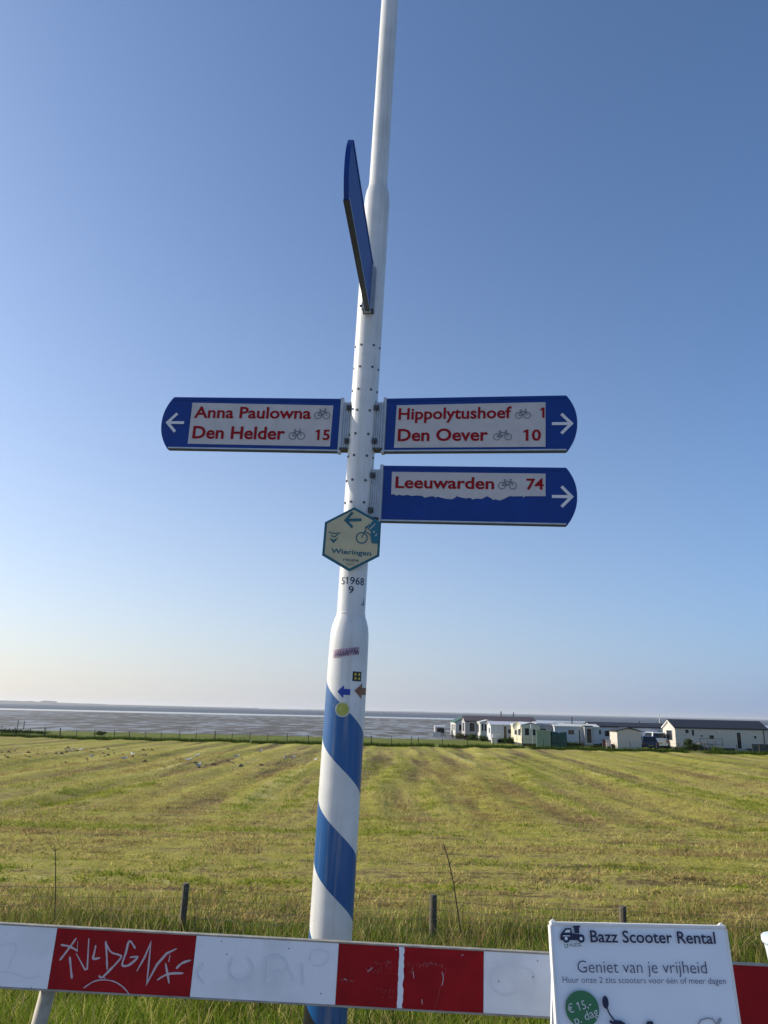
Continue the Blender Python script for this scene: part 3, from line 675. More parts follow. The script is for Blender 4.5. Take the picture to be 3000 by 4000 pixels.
p0 = uv(2156, 1939, FY); p1 = uv(2240, 1939, FY); arrow((p0[0]+p1[0])/2, p0[1], p1[0]-p0[0], .088, .013, 1, FY, LOGOW, s3)
# upper sign, seen almost end-on, pointing towards the viewer
zb4 = 3.376; ne = P(1349, 771, 2.31); axx = AX0+LEAN*zb4
psi4 = math.atan2(-(ne.y-PY), ne.x-axx)
M4 = sign_frame(psi4, zb4)
s4 = sign_body(M4, 1, A_, LB-.01, 'upper blue sign seen edge on, reaching out over the viewer', 'cycle direction signs on the pole')
b = MB(); b.flat([(A_+.045, .03), (A_+.045, .22), (A_+.66, .22), (A_+.66, .03)], -BT/2-.0015); b.build('text_panel', mat('reflective_white_worn', (.4, .4, .42), .5), s4)
# ------------------------------------------------------------------ hexagonal route sign
zc = P(1378, 2108, PY-.085).z; hc = P(1377, 2108, PY-.085)
MH = Matrix.Translation(hc) @ Matrix.Rotation(R(3), 4, 'Z') @ Matrix.Rotation(R(2.2), 4, 'Y')
uv = frame_of(MH)
hx = empty('route_sign', label='cream hexagonal Wieringen route sign with teal border below the blue signs', cat='sign', mat=MH)
px_c = [(1384, 1981), (1489, 2041), (1482, 2173), (1364, 2232), (1258, 2169), (1269, 2040)]
hp = [uv(x, y, 0) for x, y in px_c][::-1]
ctr = (sum(p_[0] for p_ in hp)/6, sum(p_[1] for p_ in hp)/6)
b = MB(); b.prism(hp, 0, .005); b.build('border', TEAL, hx)
inn = [(ctr[0]+(x-ctr[0])*.915, ctr[1]+(z-ctr[1])*.915) for x, z in hp]
b = MB(); b.flat(inn, -.0012); b.build('panel', CREAM, hx)
def U(px, py): return uv(px, py, -.003)
b = MB(); b.stroke([U(1355, 2032), U(1412, 2030)], .012, -.0033); b.stroke([U(1378, 2001), U(1350, 2032), U(1377, 2060)], .011, -.003); b.build('arrow', TEAL, hx)
b = MB(); b.flat([U(1286, 2102), U(1302, 2122), U(1323, 2099), U(1305, 2108)], -.003); b.stroke([U(1284, 2078), U(1302, 2084), U(1330, 2082)], .004, -.0035); b.stroke([U(1292, 2092), U(1306, 2098), U(1320, 2088)], .004, -.004); b.build('boat_emblem', TEAL, hx)
b = MB(); c_ = U(1413, 2101); b.ring(c_[0], c_[1], .0225, .0045, -.003, 24); b.stroke([c_, U(1431, 2062), U(1444, 2048)], .004, -.0034); b.stroke([U(1425, 2075), U(1449, 2090)], .004, -.0038)
b.stroke([U(1427, 2063), U(1436, 2055)], .006, -.0042); b.build('bicycle_symbol', TEAL, hx)
b = MB(); b.flat([U(1452, 2122), U(1478, 2124), U(1484, 2040), U(1463, 2026), U(1448, 2046), U(1437, 2066), U(1450, 2078), U(1446, 2092)][::-1], -.0046); cy = b.build('cyclist_figure', CYAN, hx)
b = MB(); b.stroke([U(1444, 2068), U(1456, 2056), U(1466, 2046)], .004, -.0052); b.disc(*U(1461, 2078), .004, -.0052, 8); b.stroke([U(1466, 2094), U(1472, 2086)], .004, -.0056); b.build('figure_highlight', REFL, cy)
x0, z0 = U(1293, 2160); x1, _ = U(1450, 2160); text('Wieringen', x0, x1, z0, .0195, -.003, TEAL, hx, .016)
x0, z0 = U(1340, 2190); x1, _ = U(1401, 2190); text('route', x0, x1, z0, .0125, -.003, TEAL, hx, .008)
b = MB(); 
for i in range(6): 
    q = U(1354+5*i, 2206+(i % 2)*3); b.flat([(q[0], q[1]), (q[0]+.003, q[1]), (q[0]+.003, q[1]+.009), (q[0], q[1]+.009)], -.003)
b.build('small_print', mat('faint_print', (.25, .30, .22), .6), hx)
b = MB(); b.box(-.02, .02, .0055, .03, -.09, .09); b.build('mounting_bracket', ALU, hx)

# ------------------------------------------------------------------ barrier
SL = -.0285
def bz(x): return .914+SL*x           # top of plank
TILT = R(4.0)
MBR = Matrix.Translation((0, 2.8, .9125)) @ Matrix.Rotation(math.atan(-SL), 4, 'Y') @ Matrix.Rotation(-TILT, 4, 'X')
bar = empty('barrier', label='long red and white road barrier plank across the foreground', cat='barrier', mat=MBR)
uv = frame_of(MBR); PH = .186; PT = .020; Yf = -PT/2
def bx(px, py=3800): return uv(px, py, Yf)[0]
xs = [bx(p_) for p_ in (-380, 196, 752, 1317, 1889, 2452, 3010, 3600)]
cols = [PLANKW, PLANKR, PLANKW, PLANKR, PLANKW, PLANKR, PLANKW]
xs[0] = xs[1]-.49
b = MB(); b.box(xs[0]-.02, xs[-1]+.02, -PT/2+.0008, PT/2, -PH+.0062, -.0052); b.build('plank_core', PLANKE, bar)
b = MB(); b.box(xs[0]-.022, xs[-1]+.022, -PT/2-.003, PT/2+.003, -.0050, 0); b.build('top_rail', PLANKE, bar, bevel=.0012)
b = MB(); b.box(xs[0]-.022, xs[-1]+.022, -PT/2-.002, PT/2+.003, -PH, -PH+.0060); b.build('bottom_rail', PLANKE, bar, bevel=.0012)
for i, m in enumerate(cols):
    b = MB(); b.box(xs[i]+.0006, xs[i+1]-.0006, -PT/2-.0012, -PT/2, -PH+.0064, -.0053); q = b.build('stripe', m, bar)
    q['label'] = 'dark red reflective stripe' if m is PLANKR else 'dirty white reflective stripe'
# scraped white gap in the middle red stripe
def ragged_strip(pxc, w0, name, m, y):
    b = MB(); n = 22; za = -.0056; zb_ = -PH+.0068; L_ = []
    for i in range(n+1):
        z = za+(zb_-za)*i/n; c = uv(pxc, 3700, Yf)[0]; wl = w0*random.uniform(.75, 1.05); wr = w0*random.uniform(.8, 1.35); L_.append((c-wl, c+wr, z))
    for i in range(n): b.flat([(L_[i+1][0], L_[i+1][2]), (L_[i+1][1], L_[i+1][2]), (L_[i][1], L_[i][2]), (L_[i][0], L_[i][2])], y)
    return b.build(name, m, bar)
q = ragged_strip(1569, .0085, 'bare_gap', PLANKW, Yf-.0018)
# graffiti tag on the left red stripe
def S(u, v): return uv(u/1.843, 3350+v/1.843, Yf-.002)
def smooth(pts, k=4):
    if len(pts) < 3: return pts
    P_ = [pts[0]]+list(pts)+[pts[-1]]; out = []
    for i in range(1, len(P_)-2):
        for j in range(k):
            t_ = j/k; q = []
            for c_ in (0, 1):
                p0, p1, p2, p3 = P_[i-1][c_], P_[i][c_], P_[i+1][c_], P_[i+2][c_]
                q.append(.5*(2*p1+(p2-p0)*t_+(2*p0-5*p1+4*p2-p3)*t_*t_+(3*p1-p0-3*p2+p3)*t_**3))
            out.append(tuple(q))
    return out+[pts[-1]]
strokes = [[(430, 740), (495, 655), (550, 578)], [(437, 628), (500, 640), (560, 672)], [(502, 712), (510, 800), (518, 872)], [(548, 690), (612, 806), (628, 800), (640, 582)],
           [(690, 630), (678, 690), (672, 728), (720, 722)], [(762, 600), (768, 700), (772, 808)], [(765, 620), (800, 680), (862, 702), (868, 725), (800, 800), (735, 862), (712, 848)], [(735, 862), (760, 868)],
           [(975, 655), (932, 600), (905, 690), (880, 770), (918, 778), (960, 750), (990, 715), (935, 718)], [(985, 818), (1040, 720), (1085, 615), (1072, 760), (1058, 905), (1130, 770), (1200, 690), (1272, 655)],
           [(1130, 882), (1210, 838), (1320, 832)], [(1192, 760), (1205, 830), (1218, 905)], [(1268, 800), (1310, 760), (1375, 738)], [(600, 940), (680, 890), (760, 880), (830, 895), (890, 935), (932, 985)],
           [(560, 600), (556, 680)], [(1225, 700), (1215, 750)]]
b = MB()
for i, s_ in enumerate(strokes):
    sharp = i in (3, 9); fine = [S(*p_) for p_ in (s_ if sharp else smooth(s_, 4))]; wds = [.0060*random.uniform(.75, 1.25)*(0.55 if i in (13, 14) else 1) for _ in fine]; wds[0] *= .5; wds[-1] *= .6
    b.stroke(fine, wds, Yf-.0018-.00008*i)
q = b.build('graffiti_tag', CHALK, bar); q['label'] = 'pale scrawled graffiti tag on the left red stripe'
# scratches on the middle red stripe
def S2(u, v): return uv(1100+u/1.58, 3400+v/1.58, Yf-.002)
b = MB()
for i in range(90):
    c_ = random.choice([(600, 580, 90, 30), (600, 590, 60, 40), (635, 750, 55, 40), (930, 575, 80, 14), (800, 600, 40, 30), (405, 675, 45, 8)])
    u_ = c_[0]+random.uniform(-1, 1)*c_[2]; v_ = c_[1]+random.uniform(-1, 1)*c_[3]
    a_ = S2(u_, v_); d_ = S2(u_+random.uniform(-9, 9), v_+random.uniform(4, 16)); b.stroke([a_, d_], random.uniform(.0006, .0013), Yf-.0018-.00001*i)
q = b.build('scuffs', SCUFF, bar); q['kind'] = 'stuff'
for i, s_ in enumerate([[(990, 625), (998, 665), (990, 710)], [(812, 625), (816, 665)], [(865, 795), (868, 825)], [(560, 600), (530, 625)], [(700, 487), (712, 490)], [(1108, 524), (1122, 520)], [(385, 668), (402, 676)]]):
    b = MB(); b.stroke([S2(*p_) for p_ in smooth(s_)], .0022, Yf-.003-.0001*i); b.build('scratch', CHALK, bar)
b = MB(); b.stroke([S2(*p_) for p_ in smooth([(985, 700), (960, 800), (940, 860)])], .0006, Yf-.0036); b.build('scratch', SCUFF, bar)
b = MB(); b.stroke([S2(*p_) for p_ in smooth([(860, 585), (920, 572), (980, 590), (1015, 615), (1000, 650)])], .0006, Yf-.0037); b.build('scratch', SCUFF, bar)
# faint smudged writing on white stripes
smg = [[(0, 630), (60, 622), (110, 620), (108, 680), (80, 740), (60, 800)], [(0, 820), (90, 830), (180, 862), (250, 866), (280, 845)]]
for i, s_ in enumerate(smg): b = MB(); b.stroke([S(*p_) for p_ in smooth(s_)], .0045, Yf-.0018-.0001*i); b.build('smudge', SMUDGE, bar)
for i, s_ in enumerate([[(165, 560), (180, 505), (230, 490), (285, 515), (275, 565), (230, 590), (190, 585)], [(1285, 650), (1320, 605), (1400, 585), (1490, 598), (1555, 640), (1560, 700)], [(1300, 660), (1290, 710), (1350, 765), (1410, 765), (1460, 745)], [(0, 640), (30, 620), (60, 650), (50, 690)]]):
    b = MB(); b.stroke([S2(*p_) for p_ in smooth(s_)], .0055, Yf-.0024-.0001*i); b.build('smudge', SMUDGE, bar)
def PX(px, py): return uv(px, py, Yf-.002)
for i, s_ in enumerate([[(905, 3740), (890, 3790), (915, 3830), (960, 3825), (985, 3780), (960, 3740)], [(1030, 3850), (1035, 3760), (1065, 3735), (1110, 3750), (1115, 3790), (1050, 3800)], [(1175, 3760), (1180, 3850)], [(790, 3765), (765, 3800), (790, 3840)]]):
    b = MB(); b.stroke([PX(*p_) for p_ in smooth(s_)], .006, Yf-.0034-.0001*i); b.build('smudge', SMUDGE, bar)
for i, q_ in enumerate([S(225, 938), S(1595, 602), S(1632, 695), S2(45, 482), S2(242, 760), S2(1340, 685), S2(1552, 657), S2(1580, 557)]):
    b = MB(); b.disc(*q_, .0020, Yf-.0034, 8); b.build('nail_head', DALU, bar)
# trestle legs with a cross foot
for px, mir in ((212, 1), (3230, -1)):
    c = MBR @ Vector((bx(px), .0, -PH+.03)); Mi = MBR.inverted()
    tp = Vector((c.x-.006*mir, c.y+.036, c.z+.10)); foot = Vector((c.x-.125*mir, c.y-.03, .045))
    b = MB(); b.tube(Mi @ tp, Mi @ foot, .0245, None, 20); q = b.build('leg', LEGM, bar)
    for p_ in q.data.polygons: p_.use_smooth = len(p_.vertices) == 4
    b = MB(); v0 = foot+Vector((0, -.35, -.02)); v1 = foot+Vector((0, .35, -.02)); b.tube(Mi @ v0, Mi @ v1, .022, None, 12); b.build('foot', LEGM, bar)
# ------------------------------------------------------------------ sandwich board
TLp = P(2157, 3614, 2.50); TRp = P(2829, 3629, 2.50)
xd = (TRp-TLp).normalized(); lean = R(10.6)
zd = Vector((0, math.sin(lean), math.cos(lean))); zd = (zd-xd*zd.dot(xd)).normalized(); yd = zd.cross(xd)
MS = Matrix(((xd.x, yd.x, zd.x, TLp.x), (xd.y, yd.y, zd.y, TLp.y), (xd.z, yd.z, zd.z, TLp.z), (0, 0, 0, 1)))
sb = empty('sandwich_board', label='white sandwich board advertising Bazz Scooter Rental in front of the barrier', cat='sandwich board', mat=MS)
uv = frame_of(MS); WB = (TRp-TLp).length; HB = 1.03
b = MB(); n = 12; v = []; 
# front panel as a slightly bowed sheet with thickness
nx, nz = 14, 20; V = []; Fc = []
def bow(x, z): return .0035*math.sin(x/WB*math.pi*1.3+.4)*math.sin(-z*4+.5)
for k, th in enumerate((0, .022)):
    for j in range(nz+1):
        for i in range(nx+1):
            x = WB*i/nx; z = -HB*j/nz; V.append((x, (bow(x, z) if k == 0 else 0)+th, z))
q0 = (nx+1)*(nz+1)
for j in range(nz):
    for i in range(nx):
        a_ = j*(nx+1)+i; Fc.append((a_+nx+1, a_+nx+2, a_+1, a_)); Fc.append((q0+a_, q0+a_+1, q0+a_+nx+2, q0+a_+nx+1))
for i in range(nx): Fc.append((i, i+1, q0+i+1, q0+i)); a_ = nz*(nx+1)+i; Fc.append((a_+1, a_, q0+a_, q0+a_+1))
for j in range(nz): a_ = j*(nx+1); Fc.append((a_, q0+a_, q0+a_+nx+1, a_+nx+1)); a_ += nx; Fc.append((q0+a_, a_, a_+nx+1, q0+a_+nx+1))
mesh_obj('front_panel', V, Fc, BOARD, sb)
b = MB(); b.box(-.004, WB+.004, -.005, .028, .0005, .009); b.build('top_edge', BOARDE, sb, bevel=.002)
b = MB(); b.box(-.008, -.0005, -.004, .026, -HB, .0); b.build('side_edge', BOARDE, sb, bevel=.002)
b = MB(); b.box(WB+.0005, WB+.008, -.004, .026, -HB, .0); b.build('side_edge', BOARDE, sb, bevel=.002)
for cx_ in (.004, WB-.006):
    b = MB(); b.add([(cx_-.008, 0, .0095), (cx_+.008, 0, .0095), (cx_+.008, .016, .0095), (cx_-.008, .016, .0095), (cx_, .006, .017)], [(0, 1, 4), (1, 2, 4), (2, 3, 4), (3, 0, 4), (3, 2, 1, 0)]); b.build('corner_tip', BOARDE, sb)
MI = MS.inverted()
b = MB(); A0 = Vector((0, .03, -.005)); bk = [MI @ (MS @ Vector((x, .03, -.002)) + Vector((0, dy, dz))) for x in (0.01, WB-.01) for dy, dz in ((0, 0), (.02, 0))]
hb = 1.0
bk = []
for x in (.01, WB-.01):
    p0 = MS @ Vector((x, .03, -.002)); bk += [p0, p0+Vector((0, .02, 0)), p0+Vector((0, .27, -(p0.z))), p0+Vector((0, .25, -(p0.z)))]
b.add([MI @ v_ for v_ in bk], [(0, 1, 2, 3), (7, 6, 5, 4), (0, 4, 5, 1), (1, 5, 6, 2), (2, 6, 7, 3), (3, 7, 4, 0)]); b.build('rear_panel', BOARD, sb)
YS = -.0065
def B_(u, v): return uv(2100+u/1.843, 3500+v/1.843, YS)
def btxt(s_, u0, u1, v, cap, m, bold=0, dv=0, sp=1.0):
    x0, z0 = B_(u0, v); x1, z1 = B_(u1, v+dv); _, zt = B_(u0, v-cap); text(s_, x0, x1, z0, zt-z0, YS, m, sb, bold, slope=(z1-z0)/(x1-x0))
btxt('Bazz Scooter Rental', 382, 1285, 332, 84, NAVY, .012, 12)
btxt('Geniet van je vrijheid', 290, 1222, 552, 88, NAVY2, -.008, 6)
btxt("Huur onze 2 zits scooters voor één of meer dagen", 182, 1358, 624, 44, NAVY2, -.006, 10)
# logo: small round-tyred vehicle with a driver and green script under it
b = MB()
def BR(pts, y): b.flat([B_(*p_) for p_ in pts][::-1], y)
BR([(163, 300), (165, 275), (200, 232), (240, 230), (248, 268), (330, 280), (338, 300), (330, 318), (165, 318)], YS)
c_ = B_(205, 306); b.disc(*c_, .011, YS-.0004, 18); c_ = B_(312, 306); b.disc(*c_, .011, YS-.0004, 18)
BR([(262, 240), (262, 216), (298, 212), (300, 268), (268, 268)], YS-.0008)
BR([(252, 226), (252, 218), (306, 214), (306, 224)], YS-.0012)
lg = b.build('vehicle_logo', NAVY, sb)
b = MB(); BR([(192, 262), (208, 243), (232, 242), (234, 262)], YS-.0016); BR([(180, 290), (180, 284), (232, 284), (232, 290)], YS-.0016); c_ = B_(205, 306); b.disc(*c_, .0045, YS-.0016, 12); c_ = B_(312, 306); b.disc(*c_, .0045, YS-.0016, 12); b.build('logo_highlight', BOARD, lg)
GSC = mat('green_script', (.06, .16, .12), .5)
b = MB(); 
for i, s_ in enumerate([[(192, 345), (200, 372), (215, 368), (218, 348), (205, 352)], [(225, 362), (240, 345), (250, 362), (262, 350)], [(262, 345), (280, 342), (266, 362), (285, 360)], [(288, 343), (306, 341), (292, 360), (318, 356)]]): b.stroke([B_(*p_) for p_ in s_], .0018, YS-.0004-.0002*i)
b.build('script_lettering', GSC, sb)
# price badge
cb = uv(2100+322/1.843, 3500+812/1.843, YS); eb = uv(2100+443/1.843, 3500+812/1.843, YS); rb = eb[0]-cb[0]; tb = uv(2100+322/1.843, 3500+680/1.843, YS); rz = tb[1]-cb[1]
b = MB(); b.disc(cb[0], cb[1], rb, YS, 40, rz); bd = b.build('price_badge', BADGE, sb)
def rot_text(s_, cx_, cz_, wd, cap, ang):
    q = text(s_, -wd/2, wd/2, -cap/2, cap, 0, LOGOW, bd, -.004)
    q.matrix_local = Matrix.Translation((cx_, YS-.001, cz_)) @ Matrix.Rotation(-ang, 4, 'Y'); return q
q1 = B_(300, 792); q2 = B_(348, 862)
rot_text('€ 15,-', q1[0], q1[1], .068, .021, R(14)); rot_text('p. dag', q2[0], q2[1], .072, .021, R(20))
# scooter picture (continues below the picture edge)
b = MB(); b.disc(*B_(489, 765), .009, YS, 14, .016); b.stroke([B_(497, 800), B_(515, 845), B_(548, 888), B_(565, 915)], .0042, YS-.0003)
b.flat([B_(540, 922), B_(552, 892), B_(600, 896), B_(640, 925), B_(700, 985), B_(760, 1120), B_(700, 1200), B_(600, 1120)][::-1], YS-.0006)
b.stroke([B_(518, 900), B_(560, 925), B_(600, 960)], .007, YS-.0009)
b.flat([B_(780, 925), B_(790, 902), B_(825, 900), B_(850, 950), B_(900, 1000), B_(800, 1010)][::-1], YS-.0006)
c_ = B_(600, 1290); b.disc(*c_, .055, YS-.0012, 28); c_ = B_(1080, 1290); b.disc(*c_, .055, YS-.0012, 28)
b.flat([B_(640, 1250), B_(760, 1120), B_(1080, 1120), B_(1180, 1230), B_(1060, 1300), B_(660, 1310)][::-1], YS-.0003)
sc_ = b.build('scooter_picture', NAVY, sb)
PGR = mat('grey_tan_print', (.30, .31, .34), .5)
b = MB(); b.stroke([B_(1155, 925), B_(1175, 892), B_(1220, 878), B_(1262, 885), B_(1285, 925)], .004, YS-.0012); b.stroke([B_(1295, 925), B_(1318, 880)], .008, YS-.0015); b.build('windshield_print', PGR, sc_)
# white tub on the right edge behind the barrier
tb_ = P(3066, 3715, 3.05)
t = empty('plastic_tub', (tb_.x, 3.05, float(gz(tb_.x, 3.05))), 'pale blue-white plastic tub behind the barrier at the right edge', 'tub')
zt = P(3000, 3672, 3.0).z - float(gz(tb_.x, 3.05)); TUBM = mat('pale_plastic', (.60, .68, .72), .45)
b = MB(); b.lathe([(.045, 0), (.05, .02), (.055, zt-.10), (.062, zt-.05), (.066, zt-.028)], 28); b.build('body', TUBM, t, True)
b = MB(); b.lathe([(.068, zt-.0275), (.074, zt-.02), (.074, zt-.004), (.070, zt)], 28); b.build('rim', TUBM, t, True)

# ------------------------------------------------------------------ near wire fence
nf = empty('wire_fence', (0, 0, 0), 'low wire fence on weathered wooden posts along the grassy bank', 'fence')
posts = []
for px, pyt, Yp, wpx in ((-560, 3420, 10.4, 25), (727, 3450, 10.0, 26), (1692, 3494, 9.7, 27), (2432, 3538, 9.5, 25), (3500, 3580, 9.3, 25)):
    tpt = P(px, pyt, Yp); zb_ = float(gz(tpt.x, Yp))-.1; rr = wpx/FPX*9.6/2
    b = MB(); n = 10; lean_ = random.uniform(-.02, .02)
    pr_ = [(rr*1.05, 0), (rr, .3), (rr*.98, tpt.z-zb_-.02), (rr*.85, tpt.z-zb_)]
    b.lathe(pr_, n); 
    for v_ in b.v: v_.x += lean_*(v_.z-(tpt.z-zb_)); v_.x += random.uniform(-.004, .004); v_.y += random.uniform(-.004, .004)
    q = b.build('post', WOOD, nf); q.location = (tpt.x, Yp, zb_); posts.append((tpt.x, Yp, zb_+.1, tpt.z))
b = MB(); b.box(-.05, .05, -.035, .035, 0, 0)
for k in range(5):
    b = MB()
    for (xa, ya, za, ta), (xb, yb, zb_, tb2) in zip(posts[:-1], posts[1:]):
        fa = .12+.2*k; n = 8; pa = None
        for i in range(n+1):
            t_ = i/n; z = (za+(ta-za)*fa)*(1-t_)+(zb_+(tb2-zb_)*fa)*t_-.03*math.sin(math.pi*t_); c_ = Vector((xa+(xb-xa)*t_, ya+(yb-ya)*t_-.055, z))
            if pa is not None: b.tube(pa, c_, .0022, None, 3, caps=False)
            pa = c_
    b.build('wire', WIRE, nf)
b = MB()
for (xa, ya, za, ta), (xb, yb, zb_, tb2) in zip(posts[:-1], posts[1:]):
    n = int((xb-xa)/.15)
    for i in range(1, n):
        t_ = i/n; zt0 = (ta*(1-t_)+tb2*t_)-.12*(ta-za)-.03*math.sin(math.pi*t_); zl = za*(1-t_)+zb_*t_
        b.tube((xa+(xb-xa)*t_, ya+(yb-ya)*t_-.056, zl), (xa+(xb-xa)*t_, ya+(yb-ya)*t_-.056, zt0), .0015, None, 3, caps=False)
q = b.build('wire_mesh', WIRE, nf); q['kind'] = 'stuff'
# dry stalks rising above the bank
def stalk(pts, Yp, label, rs=.007, twigs=()):
    p_ = [P(x, y, Yp) for x, y in pts]; t = empty('dry_stalk', p_[0], label, 'dry plant'); b = MB(); o_ = p_[0]
    for i in range(len(p_)-1): b.tube(p_[i]-o_, p_[i+1]-o_, rs*(1-.5*i/len(p_)), rs*(1-.5*(i+1)/len(p_)), 6)
    b.build('stem', DSTALK, t)
    for (x0, y0), (x1, y1) in twigs:
        b = MB(); b.tube(P(x0, y0, Yp)-o_, P(x1, y1, Yp)-o_, rs*.5, rs*.3, 5); b.build('twig', DSTALK, t)
stalk([(212, 3600), (216, 3520), (217, 3400), (216, 3318)], 8.6, 'thin upright dry stalk with cross twigs at the left of the bank', .0065, [((216, 3325), (198, 3312)), ((216, 3322), (236, 3316)), ((216, 3325), (212, 3300))])
stalk([(1798, 3640), (1790, 3580), (1772, 3450), (1752, 3360), (1732, 3295)], 8.8, 'thin leaning dry stalk right of the middle fence post', .0085, [((1772, 3450), (1795, 3435)), ((1765, 3420), (1748, 3395)), ((1778, 3480), (1760, 3460)), ((1756, 3375), (1772, 3350)), ((1788, 3560), (1812, 3535))])

# ------------------------------------------------------------------ far wire fence
ff = empty('wire_fence', (0, 80.6, FZ), 'long low wire fence across the far edge of the mown field', 'fence')
fpx = [8, 60, 118, 176, 236, 300, 372, 450, 508, 570, 633, 702, 768, 842, 908, 978, 1047, 1123, 1207, 1290, 1372, 1452, 1530, 1608, 1634, 1728, 1826, 1926, 2041, 2120, 2272, 2352, 2458, 2560, 2646, 2748, 2870, 2960]
pm = None; fx = []
for i, px in enumerate(fpx):
    p_ = P(px, 2850, 80.6); zg = float(gz(p_.x, 80.6)); h = random.uniform(.82, 1.0); fx.append((p_.x, zg, h))
    if pm is None:
        b = MB(); b.tube((0, 0, -.2), (0, 0, 1), .045, .04, 7); pm = b.build('post', mat('dark_old_wood', (.055, .05, .038), .9), ff); q = pm
    else: q = pm.copy(); link(q, ff)
    q.location = (p_.x, 0, zg-FZ); q.scale = (random.choice((.8, 1, 1, 1.35)),)*2+(h,); q.rotation_euler = (random.uniform(-.05, .05), random.uniform(-.06, .06), 0)
for k in (.45, .9):
    b = MB()
    for (xa, za, ha), (xb, zb_, hb_) in zip(fx[:-1], fx[1:]): b.tube((xa, -.05, za-FZ+ha*k), (xb, -.05, zb_-FZ+hb_*k), .006, None, 3, caps=False)
    b.build('wire', WIRE, ff)

# ------------------------------------------------------------------ holiday park
HW = mat('caravan_white', (.60, .60, .56), .5, var=.06, vscale=2); HW2 = mat('caravan_blueish_white', (.56, .58, .62), .5, var=.06, vscale=2); HC = mat('caravan_cream', (.62, .58, .42), .5, var=.06, vscale=2)
HG = mat('cladding_grey', (.34, .34, .35), .6, var=.08, vscale=3); HB_ = mat('cladding_warm_white', (.56, .51, .45), .6, var=.08, vscale=3)
RD = mat('dark_roof', (.022, .025, .035), .6, var=.3, vscale=4); RL = mat('pale_roof', (.48, .50, .54), .5, var=.1, vscale=3); RG = mat('green_roof', (.035, .09, .07), .6); RBR = mat('brown_roof', (.07, .055, .06), .7)
GLS = mat('dark_glass', (.012, .016, .022), .12); FRM = mat('window_frame_white', (.62, .62, .60), .5); SK = mat('dark_skirting', (.035, .04, .035), .8); DK = mat('dark_trim', (.05, .055, .06), .6)
GSH = mat('green_shed', (.17, .26, .19), .6, var=.1, vscale=3); TARP = mat('dark_green_tarp', (.02, .085, .06), .6, var=.4, vscale=3); NETM = mat('dark_fence_panel', (.05, .06, .065), .8, var=.2, vscale=3)
def home(name, px_l, L_, Y, label, wall, roof, eave=2.15, ridge=2.75, depth=3.6, axis='X', wins=(), side_wins=(), doors=(), cat='mobile home', group='mobile homes in the park', flues=(), base=True, over=.12, rotz=0, skirt=.28, zg=None, roof_th=.09):
    p_ = P(px_l, 2900, Y); zg = float(gz(p_.x, Y)) if zg is None else zg
    t = empty(name, (p_.x, Y, zg), label, cat, group); t.rotation_euler = (0, 0, rotz)
    b = MB()
    sk = skirt if base else 0
    if axis == 'X':      # ridge runs left-right, gables on the short sides
        prof_ = [(0, sk), (depth, sk), (depth, eave), (depth/2, ridge-.06), (0, eave)]
        n = len(prof_); v_ = [(0, y, z) for y, z in prof_]+[(L_, y, z) for y, z in prof_]
    else:                # gable faces the viewer
        prof_ = [(0, sk), (L_, sk), (L_, eave), (L_/2, ridge-.06), (0, eave)]
        n = len(prof_); v_ = [(x, depth, z) for x, z in prof_]+[(x, 0, z) for x, z in prof_]
    b.add(v_, [tuple(range(n))[::-1], tuple(range(n, 2*n))]+[(i, (i+1) % n, n+(i+1) % n, n+i) for i in range(n)]); b.build('wall', wall, t)
    b = MB(); th = roof_th
    if axis == 'X':
        sl_ = (ridge-eave)/(depth/2)
        pr2 = [(-over, eave-over*sl_), (depth/2, ridge), (depth+over, eave-over*sl_)]
        for (ya, za), (yb, zb_) in zip(pr2[:-1], pr2[1:]):
            b.add([(x, y, z+dz) for x in (-over, L_+over) for y, z in ((ya, za), (yb, zb_)) for dz in (0.003, th)], [(0, 1, 3, 2), (4, 6, 7, 5), (0, 4, 5, 1), (2, 3, 7, 6), (1, 5, 7, 3), (0, 2, 6, 4)])
    else:
        sl_ = (ridge-eave)/(L_/2); pr2 = [(-over, eave-over*sl_), (L_/2, ridge), (L_+over, eave-over*sl_)]
        for (ya, za), (yb, zb_) in zip(pr2[:-1], pr2[1:]):
            b.add([(y, x, z+dz) for x in (-over, depth+over) for y, z in ((ya, za), (yb, zb_)) for dz in (0.003, th)], [(0, 1, 3, 2), (4, 6, 7, 5), (0, 4, 5, 1), (2, 3, 7, 6), (1, 5, 7, 3), (0, 2, 6, 4)])
    rf = b.build('roof', roof, t)
    for fx_, fy_, fh in flues:
        b = MB(); b.tube((fx_, fy_, eave), (fx_, fy_, fh), .07, None, 8); b.build('flue', DK, rf)
    if base:
        b = MB(); b.box(.04, L_-.04, .04, depth-.04, -.1, sk-.002); b.build('skirting', SK, t)
    b = MB(); b.box(-.05, L_+.05, -.09, -.012, eave-.1, eave-.02) if axis == 'X' else b.box(-.09, -.012, 0, depth, eave-.1, eave-.02); b.build('gutter', DK if roof in (RD, RBR) else HW, t)
    for x0, x1, z0, z1 in wins:
        b = MB(); b.box(x0-.06, x1+.06, -.035, .02, z0-.06, z0); b.box(x0-.06, x1+.06, -.035, .02, z1, z1+.06); b.box(x0-.06, x0, -.035, .02, z0, z1); b.box(x1, x1+.06, -.035, .02, z0, z1)
        fr = b.build('window', FRM, t); b = MB(); b.box(x0+.001, x1-.001, -.012, .01, z0+.001, z1-.001); b.build('pane', GLS, fr)
    for y0, y1, z0, z1 in side_wins:
        b = MB(); b.box(-.035, .02, y0-.06, y1+.06, z0-.06, z0); b.box(-.035, .02, y0-.06, y1+.06, z1, z1+.06); b.box(-.035, .02, y0-.06, y0, z0, z1); b.box(-.035, .02, y1, y1+.06, z0, z1)
        fr = b.build('window', FRM, t); b = MB(); b.box(-.012, .01, y0+.001, y1-.001, z0+.001, z1-.001); b.build('pane', GLS, fr)
